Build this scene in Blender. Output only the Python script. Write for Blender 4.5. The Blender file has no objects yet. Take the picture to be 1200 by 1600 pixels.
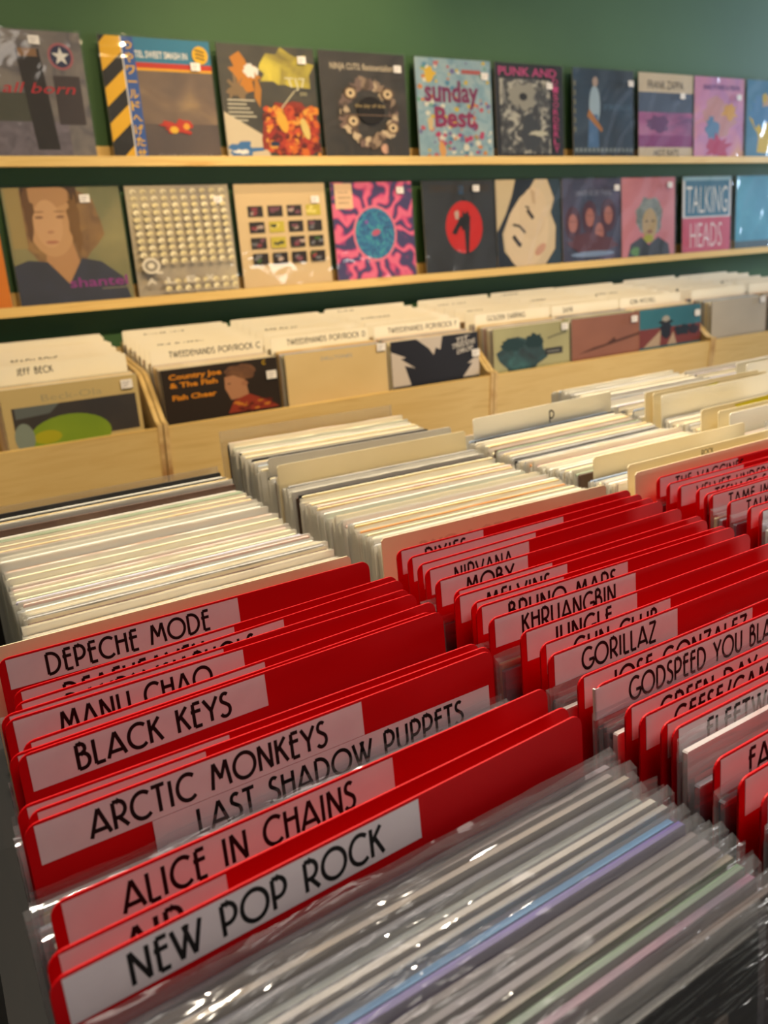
import bpy, math, random
from mathutils import Matrix, Vector, noise
random.seed(11)
S = bpy.context.scene
COL = S.collection
PI = math.pi

# ------------------------------------------------------------------ camera
CAM = Vector((0.0, -2.605, 1.3087))
def cam_axes(yaw, pitch, roll):
    cy, sy, cp, sp = math.cos(yaw), math.sin(yaw), math.cos(pitch), math.sin(pitch)
    f = Vector((sy*cp, cy*cp, -sp)); r = Vector((cy, -sy, 0)); d = f.cross(r)
    c, s = math.cos(roll), math.sin(roll)
    return c*r + s*d, -s*r + c*d, f
_r, _d, _f = cam_axes(0.554657, 0.367896, 0.0154126)
cd = bpy.data.cameras.new('camera'); cam = bpy.data.objects.new('camera', cd); COL.objects.link(cam)
cam.matrix_world = Matrix(((_r.x, -_d.x, -_f.x, CAM.x), (_r.y, -_d.y, -_f.y, CAM.y), (_r.z, -_d.z, -_f.z, CAM.z), (0, 0, 0, 1)))
cd.sensor_fit = 'VERTICAL'; cd.sensor_height = 36.0; cd.sensor_width = 27.0
cd.lens = 36.0*1345.9/1600.0
cd.clip_start = 0.02
cd.dof.use_dof = True; cd.dof.focus_distance = 0.66; cd.dof.aperture_fstop = 8.6
S.camera = cam

# ------------------------------------------------------------------ light
S.view_settings.view_transform = 'Standard'; S.view_settings.look = 'None'
S.view_settings.gamma = 1.0; S.view_settings.use_curve_mapping = False
S.view_settings.exposure = 1.05
S.cycles.use_denoising = True
S.cycles.transparent_max_bounces = 24
S.cycles.max_bounces = 8
S.cycles.caustics_reflective = False; S.cycles.caustics_refractive = False
S.cycles.sample_clamp_indirect = 6.0
W = bpy.data.worlds.new('shop_air'); S.world = W; W.use_nodes = True
W.node_tree.nodes['Background'].inputs[0].default_value = (0.8, 0.85, 1.0, 1)
W.node_tree.nodes['Background'].inputs[1].default_value = 0.25

def spot(name, loc, target, power, col, size=1.2, rad=0.03, blend=0.6):
    l = bpy.data.lights.new(name, 'SPOT'); l.energy = power; l.color = col; l.spot_size = size; l.spot_blend = blend
    l.shadow_soft_size = rad
    o = bpy.data.objects.new(name, l); COL.objects.link(o); o.location = loc
    o.rotation_euler = (Vector(target) - Vector(loc)).to_track_quat('-Z', 'Y').to_euler(); return o
def area(name, loc, target, power, col, sx, sy):
    l = bpy.data.lights.new(name, 'AREA'); l.energy = power; l.color = col; l.shape = 'RECTANGLE'; l.size = sx; l.size_y = sy
    o = bpy.data.objects.new(name, l); COL.objects.link(o); o.location = loc
    o.rotation_euler = (Vector(target) - Vector(loc)).to_track_quat('-Z', 'Y').to_euler(); return o
WARM = (1.0, 0.74, 0.42); SOFT = (1.0, 0.88, 0.70); COOL = (0.62, 0.80, 1.0)
# ceiling track spots over the middle of the room, aimed down at the bins and at the wall of records
for x, ty, p in ((-0.6, -0.5, 45), (0.5, -0.4, 75), (1.5, -0.3, 85), (2.6, -0.3, 55)):
    spot('ceiling_spot', (x, -2.2, 2.75), (x+0.1, ty, 1.0), p*0.85, WARM, 1.0, 0.035, 0.7)
for x, p in ((0.3, 92), (1.15, 108), (2.0, 85)):
    spot('bin_spot', (x, -1.05, 2.78), (x-0.05, -1.75, 0.9), p, SOFT, 1.25, 0.035)
spot('wall_washer', (1.5, -1.2, 2.75), (1.35, 0.0, 1.75), 32, WARM, 0.8, 0.03, 0.9)
area('front_fill', (3.6, -4.85, 0.95), (2.0, 0.0, 1.3), 28, (1.0, 0.96, 0.9), 2.0, 1.0)  # added fill light from the front of the room, no window stands there
area('overhead_fill', (0.4, -3.2, 2.9), (0.4, -3.0, 0.0), 6, (1.0, 0.9, 0.8), 1.6, 0.6)  # added soft fill from above, not a known fitting of the shop
# daylight from the shop window far to the right
area('window_daylight', (6.5, -0.75, 1.75), (2.6, -0.5, 1.2), 52, COOL, 1.1, 1.6)

# ------------------------------------------------------------------ helpers
def lin(h):
    h = h.lstrip('#'); v = [int(h[i:i+2], 16)/255 for i in (0, 2, 4)]
    return tuple(c/12.92 if c <= 0.04045 else ((c+0.055)/1.055)**2.4 for c in v) + (1.0,)
_mats = {}
def flat(h, rough=0.55, coat=0.0, spec=0.25):
    k = ('flat', h, rough, coat)
    if k in _mats: return _mats[k]
    m = bpy.data.materials.new('paint_' + h.strip('#')); m.use_nodes = True
    b = m.node_tree.nodes['Principled BSDF']; b.inputs['Base Color'].default_value = lin(h)
    b.inputs['Roughness'].default_value = rough; b.inputs['Coat Weight'].default_value = coat
    b.inputs['Specular IOR Level'].default_value = spec
    _mats[k] = m; return m
def mottled(name, stops, scale=20.0, dist=0.0, stretch=(1, 1, 1), rough=0.55, detail=4.0, bump=0.0, coat=0.0, kind='NOISE'):
    if name in _mats: return _mats[name]
    m = bpy.data.materials.new(name); m.use_nodes = True; nt = m.node_tree; N = nt.nodes; L = nt.links
    b = N['Principled BSDF']; tc = N.new('ShaderNodeTexCoord'); mp = N.new('ShaderNodeMapping'); mp.inputs['Scale'].default_value = stretch
    L.new(tc.outputs['Object'], mp.inputs['Vector'])
    if kind == 'WAVE':
        t = N.new('ShaderNodeTexWave'); t.inputs['Scale'].default_value = scale; t.inputs['Distortion'].default_value = dist; t.inputs['Detail'].default_value = detail
        t.inputs['Detail Scale'].default_value = 1.5
    else:
        t = N.new('ShaderNodeTexNoise'); t.inputs['Scale'].default_value = scale; t.inputs['Detail'].default_value = detail; t.inputs['Distortion'].default_value = dist
    L.new(mp.outputs['Vector'], t.inputs['Vector'])
    cr = N.new('ShaderNodeValToRGB'); e = cr.color_ramp.elements
    while len(e) < len(stops): e.new(0.5)
    for i, (p, c) in enumerate(stops): e[i].position = p; e[i].color = lin(c)
    L.new(t.outputs['Fac'] if 'Fac' in t.outputs else t.outputs[0], cr.inputs['Fac']); L.new(cr.outputs['Color'], b.inputs['Base Color'])
    b.inputs['Roughness'].default_value = rough; b.inputs['Coat Weight'].default_value = coat
    if bump:
        bp = N.new('ShaderNodeBump'); bp.inputs['Strength'].default_value = bump; bp.inputs['Distance'].default_value = 0.002
        L.new(t.outputs['Fac'] if 'Fac' in t.outputs else t.outputs[0], bp.inputs['Height']); L.new(bp.outputs['Normal'], b.inputs['Normal'])
    _mats[name] = m; return m
def clear_plastic(name, tint=(0.97, 0.97, 0.98, 1), haze=0.04, rough=0.07, bscale=14.0, bstr=0.35, refl=1.0, aniso=(1, 1, 1)):
    m = bpy.data.materials.new(name); m.use_nodes = True; nt = m.node_tree; N = nt.nodes; L = nt.links; N.clear()
    out = N.new('ShaderNodeOutputMaterial'); tr = N.new('ShaderNodeBsdfTransparent'); tr.inputs[0].default_value = tint
    gl = N.new('ShaderNodeBsdfGlossy'); gl.inputs['Roughness'].default_value = rough; gl.inputs[0].default_value = (1, 1, 1, 1)
    df = N.new('ShaderNodeBsdfDiffuse'); df.inputs[0].default_value = (0.8, 0.8, 0.82, 1)
    fr = N.new('ShaderNodeLayerWeight'); fr.inputs['Blend'].default_value = 0.5
    pw = N.new('ShaderNodeMath'); pw.operation = 'POWER'; pw.inputs[1].default_value = 4.0; L.new(fr.outputs['Facing'], pw.inputs[0])
    mu = N.new('ShaderNodeMath'); mu.operation = 'MULTIPLY_ADD'; mu.inputs[1].default_value = 0.8*refl; mu.inputs[2].default_value = 0.05*refl
    tc = N.new('ShaderNodeTexCoord'); no = N.new('ShaderNodeTexNoise'); no.inputs['Scale'].default_value = bscale; no.inputs['Detail'].default_value = 2; no.inputs['Distortion'].default_value = 1.2
    bp = N.new('ShaderNodeBump'); bp.inputs['Strength'].default_value = bstr; bp.inputs['Distance'].default_value = 0.01
    mpg = N.new('ShaderNodeMapping'); mpg.inputs['Scale'].default_value = aniso; L.new(tc.outputs['Object'], mpg.inputs['Vector']); L.new(mpg.outputs['Vector'], no.inputs['Vector']); L.new(no.outputs['Fac'], bp.inputs['Height'])
    for n in (gl,): L.new(bp.outputs['Normal'], n.inputs['Normal'])
    tl = N.new('ShaderNodeBsdfTranslucent'); tl.inputs[0].default_value = (0.8, 0.8, 0.82, 1); m0 = N.new('ShaderNodeMixShader'); m0.inputs[0].default_value = 0.45
    L.new(df.outputs[0], m0.inputs[1]); L.new(tl.outputs[0], m0.inputs[2])
    m1 = N.new('ShaderNodeMixShader'); m1.inputs[0].default_value = haze; L.new(tr.outputs[0], m1.inputs[1]); L.new(m0.outputs[0], m1.inputs[2])
    m2 = N.new('ShaderNodeMixShader'); L.new(pw.outputs[0], mu.inputs[0]); L.new(mu.outputs[0], m2.inputs[0]); L.new(m1.outputs[0], m2.inputs[1]); L.new(gl.outputs[0], m2.inputs[2])
    L.new(m2.outputs[0], out.inputs['Surface']); return m

class MB:
    """collects polygons with materials; build() links them as one mesh object"""
    def __init__(s): s.v = []; s.f = []; s.mi = []; s.mats = []; s.smooth = []
    def mat(s, m):
        if m not in s.mats: s.mats.append(m)
        return s.mats.index(m)
    def poly(s, pts, m, smooth=False):
        i = len(s.v); s.v += [tuple(p) for p in pts]; s.f.append(tuple(range(i, i+len(pts)))); s.mi.append(s.mat(m)); s.smooth.append(smooth)
    def mesh(s, verts, faces, m, smooth=False):
        i = len(s.v); s.v += [tuple(p) for p in verts]; k = s.mat(m)
        for f in faces: s.f.append(tuple(i+a for a in f)); s.mi.append(k); s.smooth.append(smooth)
    def box(s, lo, hi, m):
        (a, b, c), (d, e, f) = lo, hi
        s.mesh([(a, b, c), (d, b, c), (d, e, c), (a, e, c), (a, b, f), (d, b, f), (d, e, f), (a, e, f)],
               [(0, 3, 2, 1), (4, 5, 6, 7), (0, 1, 5, 4), (1, 2, 6, 5), (2, 3, 7, 6), (3, 0, 4, 7)], m)
    def slab(s, outline, z0, z1, m):
        n = len(outline); v = [(x, y, z0) for x, y in outline] + [(x, y, z1) for x, y in outline]
        s.mesh(v, [tuple(range(n-1, -1, -1)), tuple(range(n, 2*n))] + [(i, (i+1) % n, n+(i+1) % n, n+i) for i in range(n)], m)
    def prism_x(s, prof, x0, x1, m):
        n = len(prof); v = [(x0, y, z) for y, z in prof] + [(x1, y, z) for y, z in prof]
        s.mesh(v, [tuple(range(n)), tuple(range(2*n-1, n-1, -1))] + [(i, n+i, n+(i+1) % n, (i+1) % n) for i in range(n)], m)
    def data(s, name):
        me = bpy.data.meshes.new(name); me.from_pydata(s.v, [], s.f)
        for m in s.mats: me.materials.append(m)
        for p, k, sm in zip(me.polygons, s.mi, s.smooth): p.material_index = k; p.use_smooth = sm
        me.update(); return me
    def build(s, name, parent=None): return link(name, s.data(name), parent)
def link(name, me, parent=None, loc=None, rot=None):
    o = bpy.data.objects.new(name, me); COL.objects.link(o)
    if parent is not None: o.parent = parent
    if loc is not None: o.location = loc
    if rot is not None: o.rotation_euler = rot
    return o
def tag(o, label=None, cat=None, group=None, kind=None):
    if label: o['label'] = label
    if cat: o['category'] = cat
    if group: o['group'] = group
    if kind: o['kind'] = kind
    return o
def struct(o): o['kind'] = 'structure'; return o
def stand(o, top_left, h, lean, rz=0.0):
    """stand a card whose local frame is x right, y up, z to the front so its top left corner is at top_left"""
    up = Matrix.Rotation(rz, 3, 'Z') @ Vector((0, math.sin(lean), math.cos(lean)))
    o.location = Vector(top_left) - h*up; o.rotation_euler = (PI/2 - lean, 0, rz)
    return o

# ------------------------------------------------------------------ art deco stroke lettering (cap height 1)
def arc(cx, cy, rx, ry, a0, a1, n=14):
    return [(cx+rx*math.cos(math.radians(a0+(a1-a0)*i/n)), cy+ry*math.sin(math.radians(a0+(a1-a0)*i/n))) for i in range(n+1)]
def oval(cx, cy, rx, ry): return arc(cx, cy, rx, ry, 0, 360, 26)
G = {
 'A': (0.80, [[(0.02, 0), (0.40, 1), (0.78, 0)], [(0.11, 0.22), (0.69, 0.22)]]),
 'B': (0.60, [[(0.08, 0), (0.08, 1)], [(0.08, 1), (0.22, 1)]+arc(0.22, 0.80, 0.20, 0.20, 90, -90, 10)+[(0.08, 0.60)], [(0.08, 0.60), (0.26, 0.60)]+arc(0.26, 0.30, 0.28, 0.30, 90, -90, 12)+[(0.08, 0)]]),
 'C': (0.82, [arc(0.50, 0.5, 0.44, 0.5, 48, 312, 20)]),
 'D': (0.78, [[(0.08, 0), (0.08, 1)], [(0.08, 1), (0.22, 1)]+arc(0.22, 0.5, 0.48, 0.5, 90, -90, 16)+[(0.08, 0)]]),
 'E': (0.50, [[(0.46, 1), (0.12, 1), (0.12, 0), (0.46, 0)], [(0.0, 0.66), (0.46, 0.66)]]),
 'F': (0.48, [[(0.46, 1), (0.12, 1), (0.12, 0)], [(0.0, 0.66), (0.42, 0.66)]]),
 'G': (0.86, [arc(0.50, 0.5, 0.44, 0.5, 50, 345, 22)+[(0.92-0.0, 0.40), (0.55, 0.40)]]),
 'H': (0.66, [[(0.08, 0), (0.08, 1)], [(0.58, 0), (0.58, 1)], [(0.08, 0.64), (0.58, 0.64)]]),
 'I': (0.22, [[(0.10, 0), (0.10, 1)]]),
 'J': (0.36, [[(0.26, 1), (0.26, 0.16)]+arc(0.08, 0.16, 0.18, 0.17, 0, -90, 6)]),
 'K': (0.60, [[(0.08, 0), (0.08, 1)], [(0.52, 1), (0.10, 0.52)], [(0.22, 0.66), (0.58, 0)]]),
 'L': (0.48, [[(0.08, 1), (0.08, 0), (0.46, 0)]]),
 'M': (0.94, [[(0.06, 0), (0.20, 1), (0.47, 0.34), (0.74, 1), (0.88, 0)]]),
 'N': (0.72, [[(0.08, 0), (0.08, 1), (0.62, 0), (0.62, 1)]]),
 'O': (1.06, [oval(0.53, 0.5, 0.48, 0.5)]),
 'P': (0.62, [[(0.08, 0), (0.08, 1)], [(0.08, 1), (0.26, 1)]+arc(0.26, 0.68, 0.30, 0.32, 90, -90, 12)+[(0.08, 0.36)]]),
 'Q': (1.06, [oval(0.53, 0.5, 0.48, 0.5), [(0.6, 0.3), (0.95, -0.05)]]),
 'R': (0.62, [[(0.08, 0), (0.08, 1)], [(0.08, 1), (0.26, 1)]+arc(0.26, 0.70, 0.28, 0.30, 90, -90, 12)+[(0.10, 0.40)], [(0.26, 0.40), (0.58, 0)]]),
 'S': (0.50, [arc(0.26, 0.79, 0.18, 0.21, 40, 215, 10)+arc(0.22, 0.27, 0.24, 0.27, 62, -150, 14)]),
 'T': (0.56, [[(0.0, 1), (0.54, 1)], [(0.27, 0), (0.27, 1)]]),
 'U': (0.70, [[(0.08, 1), (0.08, 0.30)]+arc(0.34, 0.30, 0.26, 0.30, 180, 360, 12)+[(0.60, 1)]]),
 'V': (0.74, [[(0.02, 1), (0.37, 0), (0.72, 1)]]),
 'W': (1.02, [[(0.02, 1), (0.28, 0), (0.56, 1)], [(0.44, 1), (0.72, 0), (1.0, 1)]]),
 'X': (0.70, [[(0.04, 0), (0.64, 1)], [(0.04, 1), (0.64, 0)]]),
 'Y': (0.68, [[(0.02, 1), (0.34, 0.46), (0.66, 1)], [(0.34, 0.46), (0.34, 0)]]),
 'Z': (0.62, [[(0.06, 1), (0.58, 1), (0.04, 0), (0.58, 0)]]),
 '/': (0.46, [[(0.0, -0.08), (0.42, 1.08)]]), ' ': (0.46, []), "'": (0.2, [[(0.1, 1), (0.1, 0.75)]]), '&': (0.8, [oval(0.3, 0.75, 0.2, 0.22), oval(0.32, 0.26, 0.28, 0.26), [(0.5, 0.4), (0.75, 0.0)]]),
}
def ribbon(mb, pts, w, m, z, tr):
    """polyline -> strip of quads of width w with mitred corners"""
    for i in range(1, len(pts)-1):
        ax, ay, bx, by = pts[i][0]-pts[i-1][0], pts[i][1]-pts[i-1][1], pts[i+1][0]-pts[i][0], pts[i+1][1]-pts[i][1]
        if (ax*bx+ay*by) < 0.45*math.hypot(ax, ay)*math.hypot(bx, by):
            ribbon(mb, pts[:i+1], w, m, z, tr); ribbon(mb, pts[i:], w, m, z+1e-6, tr); return
    n = len(pts); L, R = [], []
    closed = n > 3 and abs(pts[0][0]-pts[-1][0]) + abs(pts[0][1]-pts[-1][1]) < 1e-6
    for i, (x, y) in enumerate(pts):
        a = pts[i-1] if i else (pts[-2] if closed else None); b = pts[i+1] if i < n-1 else (pts[1] if closed else None)
        d = []
        for p, q in ((a, (x, y)), ((x, y), b)):
            if p is None or q is None: continue
            dx, dy = q[0]-p[0], q[1]-p[1]; l = math.hypot(dx, dy) or 1; d.append((dx/l, dy/l))
        if len(d) == 1: nx, ny, k = -d[0][1], d[0][0], 1
        else:
            nx, ny = -(d[0][1]+d[1][1]), d[0][0]+d[1][0]; l = math.hypot(nx, ny) or 1; nx /= l; ny /= l
            k = min(1.8, 1/max(0.2, -nx*d[0][1]+ny*d[0][0]))
        L.append((x+nx*w/2*k, y+ny*w/2*k)); R.append((x-nx*w/2*k, y-ny*w/2*k))
    v = [tr(p)+(z,) for p in L] + [tr(p)+(z,) for p in R]
    mb.mesh(v, [(n+i, n+i+1, i+1, i) for i in range(n-1)], m)
def text_width(s): return sum(G[c][0]+0.10 for c in s)-0.10
def deco(mb, s, x, y, h, m, z, width=None, weight=0.155, mirror=False):
    nat = text_width(s)*h; k = (width/nat if width else 1.0)*h; cx = 0
    for c in s:
        adv, st = G[c]
        for pl in st:
            f = (lambda p, cx=cx: (x+(cx+p[0])*k, y+p[1]*h)) if not mirror else (lambda p, cx=cx: (x-(cx+p[0])*k, y+p[1]*h))
            ribbon(mb, pl, weight, m, z, f)
        cx += adv+0.10
    return x+(cx-0.10)*k
def plain(mb, s, x, y, h, m, z, width=None, shear=0.0, bold=0.0, rot=0.0, align='LEFT'):
    """lettering from the built in font, laid into the mesh"""
    cu = bpy.data.curves.new('t', 'FONT'); cu.body = s; cu.size = 1; cu.resolution_u = 2; cu.shear = shear; cu.offset = bold; cu.align_x = 'LEFT'
    o = bpy.data.objects.new('t', cu); me = o.to_mesh()
    vs = [v.co.copy() for v in me.vertices]; fs = [tuple(p.vertices) for p in me.polygons]
    o.to_mesh_clear(); bpy.data.objects.remove(o); bpy.data.curves.remove(cu)
    if not vs: return
    x0 = min(v.x for v in vs); x1 = max(v.x for v in vs)
    sy = h/0.72; sx = (width/(x1-x0)) if width else sy
    c, q = math.cos(rot), math.sin(rot)
    mb.mesh([(x+(v.x-x0)*sx*c-v.y*sy*q, y+(v.x-x0)*sx*q+v.y*sy*c, z) for v in vs], fs, m)

# ------------------------------------------------------------------ materials
M_wall = mottled('green_wall_paint', [(0.35, '#385c33'), (0.65, '#3b6037')], 3.0, 0, rough=0.62, bump=0.02)
M_pale = mottled('pale_birch', [(0.3, '#dfba6c'), (0.55, '#e8c67c'), (0.75, '#d4a85a')], 6.0, 0.6, (0.6, 12, 12), 0.5)
M_ply = mottled('crate_plywood', [(0.3, '#d3b272'), (0.55, '#dcbe80'), (0.8, '#c9a666')], 5.0, 0.8, (0.7, 9, 9), 0.55, bump=0.03)
M_plyedge = mottled('plywood_edge', [(0.35, '#b98f58'), (0.5, '#dcbc84'), (0.65, '#a87c4a')], 60.0, 0.2, (0.15, 8, 0.15), 0.6)
M_dark = mottled('dark_stained_wood', [(0.3, '#0d0b0a'), (0.7, '#17120f')], 8.0, 0.6, (8, 0.6, 8), 0.7)
M_red = mottled('red_divider_plastic', [(0.4, '#c2000a'), (0.6, '#c9010c')], 4.0, 0, rough=0.52)
M_red.node_tree.nodes['Principled BSDF'].inputs['Specular IOR Level'].default_value = 0.18
M_label = mottled('label_paper_bounce_tint', [(0.4, '#dccdd3'), (0.6, '#e2d4d9')], 30.0, 0, rough=0.45)  # pinkish tint: bounce light from the red cards put into the paper colour
M_ink = flat('#0d0a0c', 0.5)
M_cream = mottled('cream_card', [(0.35, '#e6d3a6'), (0.65, '#ecdcb4')], 5.0, 0, rough=0.6)
M_grey_card = mottled('grey_card', [(0.35, '#cfc9bd'), (0.65, '#d7d1c4')], 5.0, 0, rough=0.6)
M_white_card = mottled('white_card', [(0.35, '#efe6cf'), (0.65, '#f3ecd9')], 5.0, 0, rough=0.5)
M_ghost = flat('#d9bf97', 0.6)
M_sticker = flat('#f0ecea', 0.45); M_mark = flat('#8d8890', 0.5)
M_wallplastic = clear_plastic('clear_record_sleeve', haze=0.008, rough=0.06, bscale=9, bstr=0.30, refl=1.0)
M_clear = clear_plastic('clear_stock_sleeve', (0.95, 0.95, 0.97, 1), haze=0.075, rough=0.10, bscale=38, bstr=0.5, aniso=(0.35, 2.6, 1))
M_sheet = clear_plastic('clear_bin_sheet', (0.96, 0.95, 0.92, 1), haze=0.13, rough=0.15, bscale=10, bstr=0.2)
def milky():
    m = bpy.data.materials.new('milky_sleeve_plastic'); m.use_nodes = True; b = m.node_tree.nodes['Principled BSDF']
    b.inputs['Base Color'].default_value = lin('#e9e4d8'); b.inputs['Roughness'].default_value = 0.3; b.inputs['Specular IOR Level'].default_value = 0.6
    return m
M_milky = milky()

# ------------------------------------------------------------------ room
def slabobj(name, lo, hi, m):
    b = MB(); b.box(lo, hi, m); return struct(b.build(name))
M_floor = mottled('grey_floor', [(0.3, '#5d5751'), (0.7, '#6b655e')], 4, 0.3, rough=0.5)
M_white = flat('#d8d2c6', 0.7)
slabobj('floor', (-3.0, -5.0, -0.05), (7.0, 0.2, 0.0), M_floor)
slabobj('wall_back', (-3.0, 0.06, 0.0), (7.0, 0.2, 3.0), M_wall)
slabobj('wall_left', (-3.1, -5.0, 0.0), (-3.0, 0.2, 3.0), M_wall)
slabobj('wall_front', (-3.1, -5.1, 0.0), (7.1, -5.0, 3.0), M_white)
slabobj('ceiling', (-3.1, -5.1, 3.0), (7.1, 0.2, 3.1), M_white)
# right hand wall with the shop window opening
b = MB(); b.box((7.0, -5.0, 0.0), (7.1, 0.2, 0.9), M_white); b.box((7.0, -5.0, 2.5), (7.1, 0.2, 3.0), M_white)
b.box((7.0, -5.0, 0.9), (7.1, -4.0, 2.5), M_white); b.box((7.0, -0.6, 0.9), (7.1, 0.2, 2.5), M_white); struct(b.build('wall_right'))
b = MB()
for y in (-4.0, -2.3, -0.66): b.box((7.0, y, 0.9), (7.08, y+0.06, 2.5), M_white)
b.box((7.0, -4.0, 0.9), (7.08, -0.6, 0.96), M_white); b.box((7.0, -4.0, 2.44), (7.08, -0.6, 2.5), M_white); struct(b.build('window_1'))

# ------------------------------------------------------------------ picture ledges
def ledge(z, which):
    root = MB(); x0, x1 = -1.4, 5.4
    root.box((x0, -0.036, z-0.026), (x1, 0.06, z-0.014), M_pale)
    o = root.build('record_ledge')
    tag(o, which + ' pale wooden record ledge on the green wall, lined with record covers', 'shelf')
    b = MB(); b.box((x0, -0.047, z-0.026), (x1, -0.036, z), M_pale); b.build('front_lip', o)
    b = MB(); b.box((x0, 0.048, z-0.014), (x1, 0.06, z+0.028), M_pale); b.build('back_rail', o)
ledge(1.381, 'upper'); ledge(0.999, 'lower')

# ------------------------------------------------------------------ record covers for the wall and the crates
RW = 0.315
class Art(MB):
    """unit square art on the front of a jacket; every layer sits a hair above the last"""
    def __init__(s, base, edge=None, w=RW, h=RW, t=0.004):
        super().__init__(); s.w, s.h, s.t, s.k, s.vis = w, h, t, 0, 1.0
        e = edge or flat('#d8d0c0'); s.box((0, 0, 0), (w, h, t), e); s.rect(0, 0, 1, 1, base)
    def Y(s, y): return 1-s.vis*(1-y)
    def z(s): s.k += 1; return s.t + 0.00012*s.k
    def P(s, x, y, z): return (min(1, max(0, x))*s.w, min(1, max(0, s.Y(y)))*s.h, z)
    def rect(s, x0, y0, x1, y1, m): z = s.z(); s.poly([s.P(x0, y0, z), s.P(x1, y0, z), s.P(x1, y1, z), s.P(x0, y1, z)], m)
    def shape(s, pts, m): z = s.z(); s.poly([s.P(x, y, z) for x, y in pts], m)
    def ell(s, cx, cy, rx, ry, m, rot=0, n=28):
        z = s.z(); c, q = math.cos(rot), math.sin(rot)
        s.poly([s.P(cx+rx*math.cos(a)*c-ry*math.sin(a)*q, cy+rx*math.cos(a)*q+ry*math.sin(a)*c, z) for a in [2*PI*i/n for i in range(n)]], m)
    def blob(s, cx, cy, rx, ry, m, seed=0, jag=0.25, n=22):
        z = s.z(); r = random.Random(seed); s.poly([s.P(cx+rx*k*math.cos(a), cy+ry*k*math.sin(a), z) for a, k in [(2*PI*i/n, 1+jag*(r.random()-0.5)*2) for i in range(n)]], m)
    def scatter(s, n, box, size, ms, seed=0, jag=0.4):
        r = random.Random(seed); z = s.z()
        for i in range(n):
            x = box[0]+r.random()*(box[2]-box[0]); y = box[1]+r.random()*(box[3]-box[1]); q = size*(0.5+r.random()); a0 = r.random()*6
            s.poly([s.P(x+q*(1+jag*(r.random()-0.5))*math.cos(a0+2*PI*i/9)*1.3, y+q*(1+jag*(r.random()-0.5))*math.sin(a0+2*PI*i/9), z+i*2e-6) for i in range(9)], r.choice(ms))
    def line(s, pts, w, m): z = s.z(); ribbon(s, [(x*s.w, s.Y(y)*s.h) for x, y in pts], w*s.w, m, z, lambda p: p)
    def txt(s, t, x, y, h, m, width=None, **k): plain(s, t, x*s.w, s.Y(y)*s.h, h*s.vis*s.h, m, s.z(), width*s.w if width else None, **k)
    def dec(s, t, x, y, h, m, width=None, weight=0.135): deco(s, t, x*s.w, y*s.h, h*s.h, m, s.z(), width*s.w if width else None, weight)

def sheet_mesh(name, w, h, seed, amp, m, z, nx=18, ny=18, fold=0.0):
    b = MB(); v = []; off = Vector((seed*7.3, seed*3.1, 0))
    for j in range(ny+1):
        for i in range(nx+1):
            x = -0.004+(w+0.008)*i/nx; y = -0.001+(h+0.006)*j/ny
            d = amp*noise.noise(Vector((x*9, y*5, 0))+off) + amp*0.5*noise.noise(Vector((x*22+y*14, y*9, 1))+off)
            d += fold*abs(math.sin(24*x-17*y+seed+2*noise.noise(Vector((x*6, y*6, seed)))))**6
            v.append((x, y, z+amp*1.2+d))
    b.mesh(v, [(j*(nx+1)+i, j*(nx+1)+i+1, (j+1)*(nx+1)+i+1, (j+1)*(nx+1)+i) for j in range(ny) for i in range(nx)], m, True)
    # the bag folds round both sides and over the top
    b.box((-0.004, 0, 0), (-0.0035, h, z+amp), m); b.box((w+0.0035, 0, 0), (w+0.004, h, z+amp), m)
    return b.data(name)
_sheets = [sheet_mesh('plastic_sleeve', RW, RW, k, 0.0010+0.0007*(k % 3), M_wallplastic, 0.0062) for k in range(6)]+[sheet_mesh('plastic_sleeve', RW, RW, k+9, 0.0030, M_wallplastic, 0.0062, fold=0.004) for k in range(3)]
_stk = MB(); _stk.box((0, 0, 0), (0.028, 0.021, 0.0004), M_sticker)
for k in range(3): _stk.poly([(0.004, 0.004+0.005*k, 0.0005), (0.016+0.003*k, 0.004+0.005*k, 0.0005), (0.016+0.003*k, 0.0055+0.005*k, 0.0005), (0.004, 0.0055+0.005*k, 0.0005)], M_mark)
_stk = _stk.data('price_sticker')
def record(art, tl, lean, rz, label, group, sheet=0, sticker=None, name='vinyl_record'):
    o = art.build(name); stand(o, tl, art.h, lean, rz); tag(o, label, 'record', group)
    if sheet is not None: link('plastic_sleeve', _sheets[sheet], o)
    if sticker: link('price_sticker', _stk, o, (sticker[0]*art.w-0.014, art.Y(sticker[1])*art.h-0.010, 0.0105 if sheet is None or sheet < 6 else 0.0165))
    return o

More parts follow.
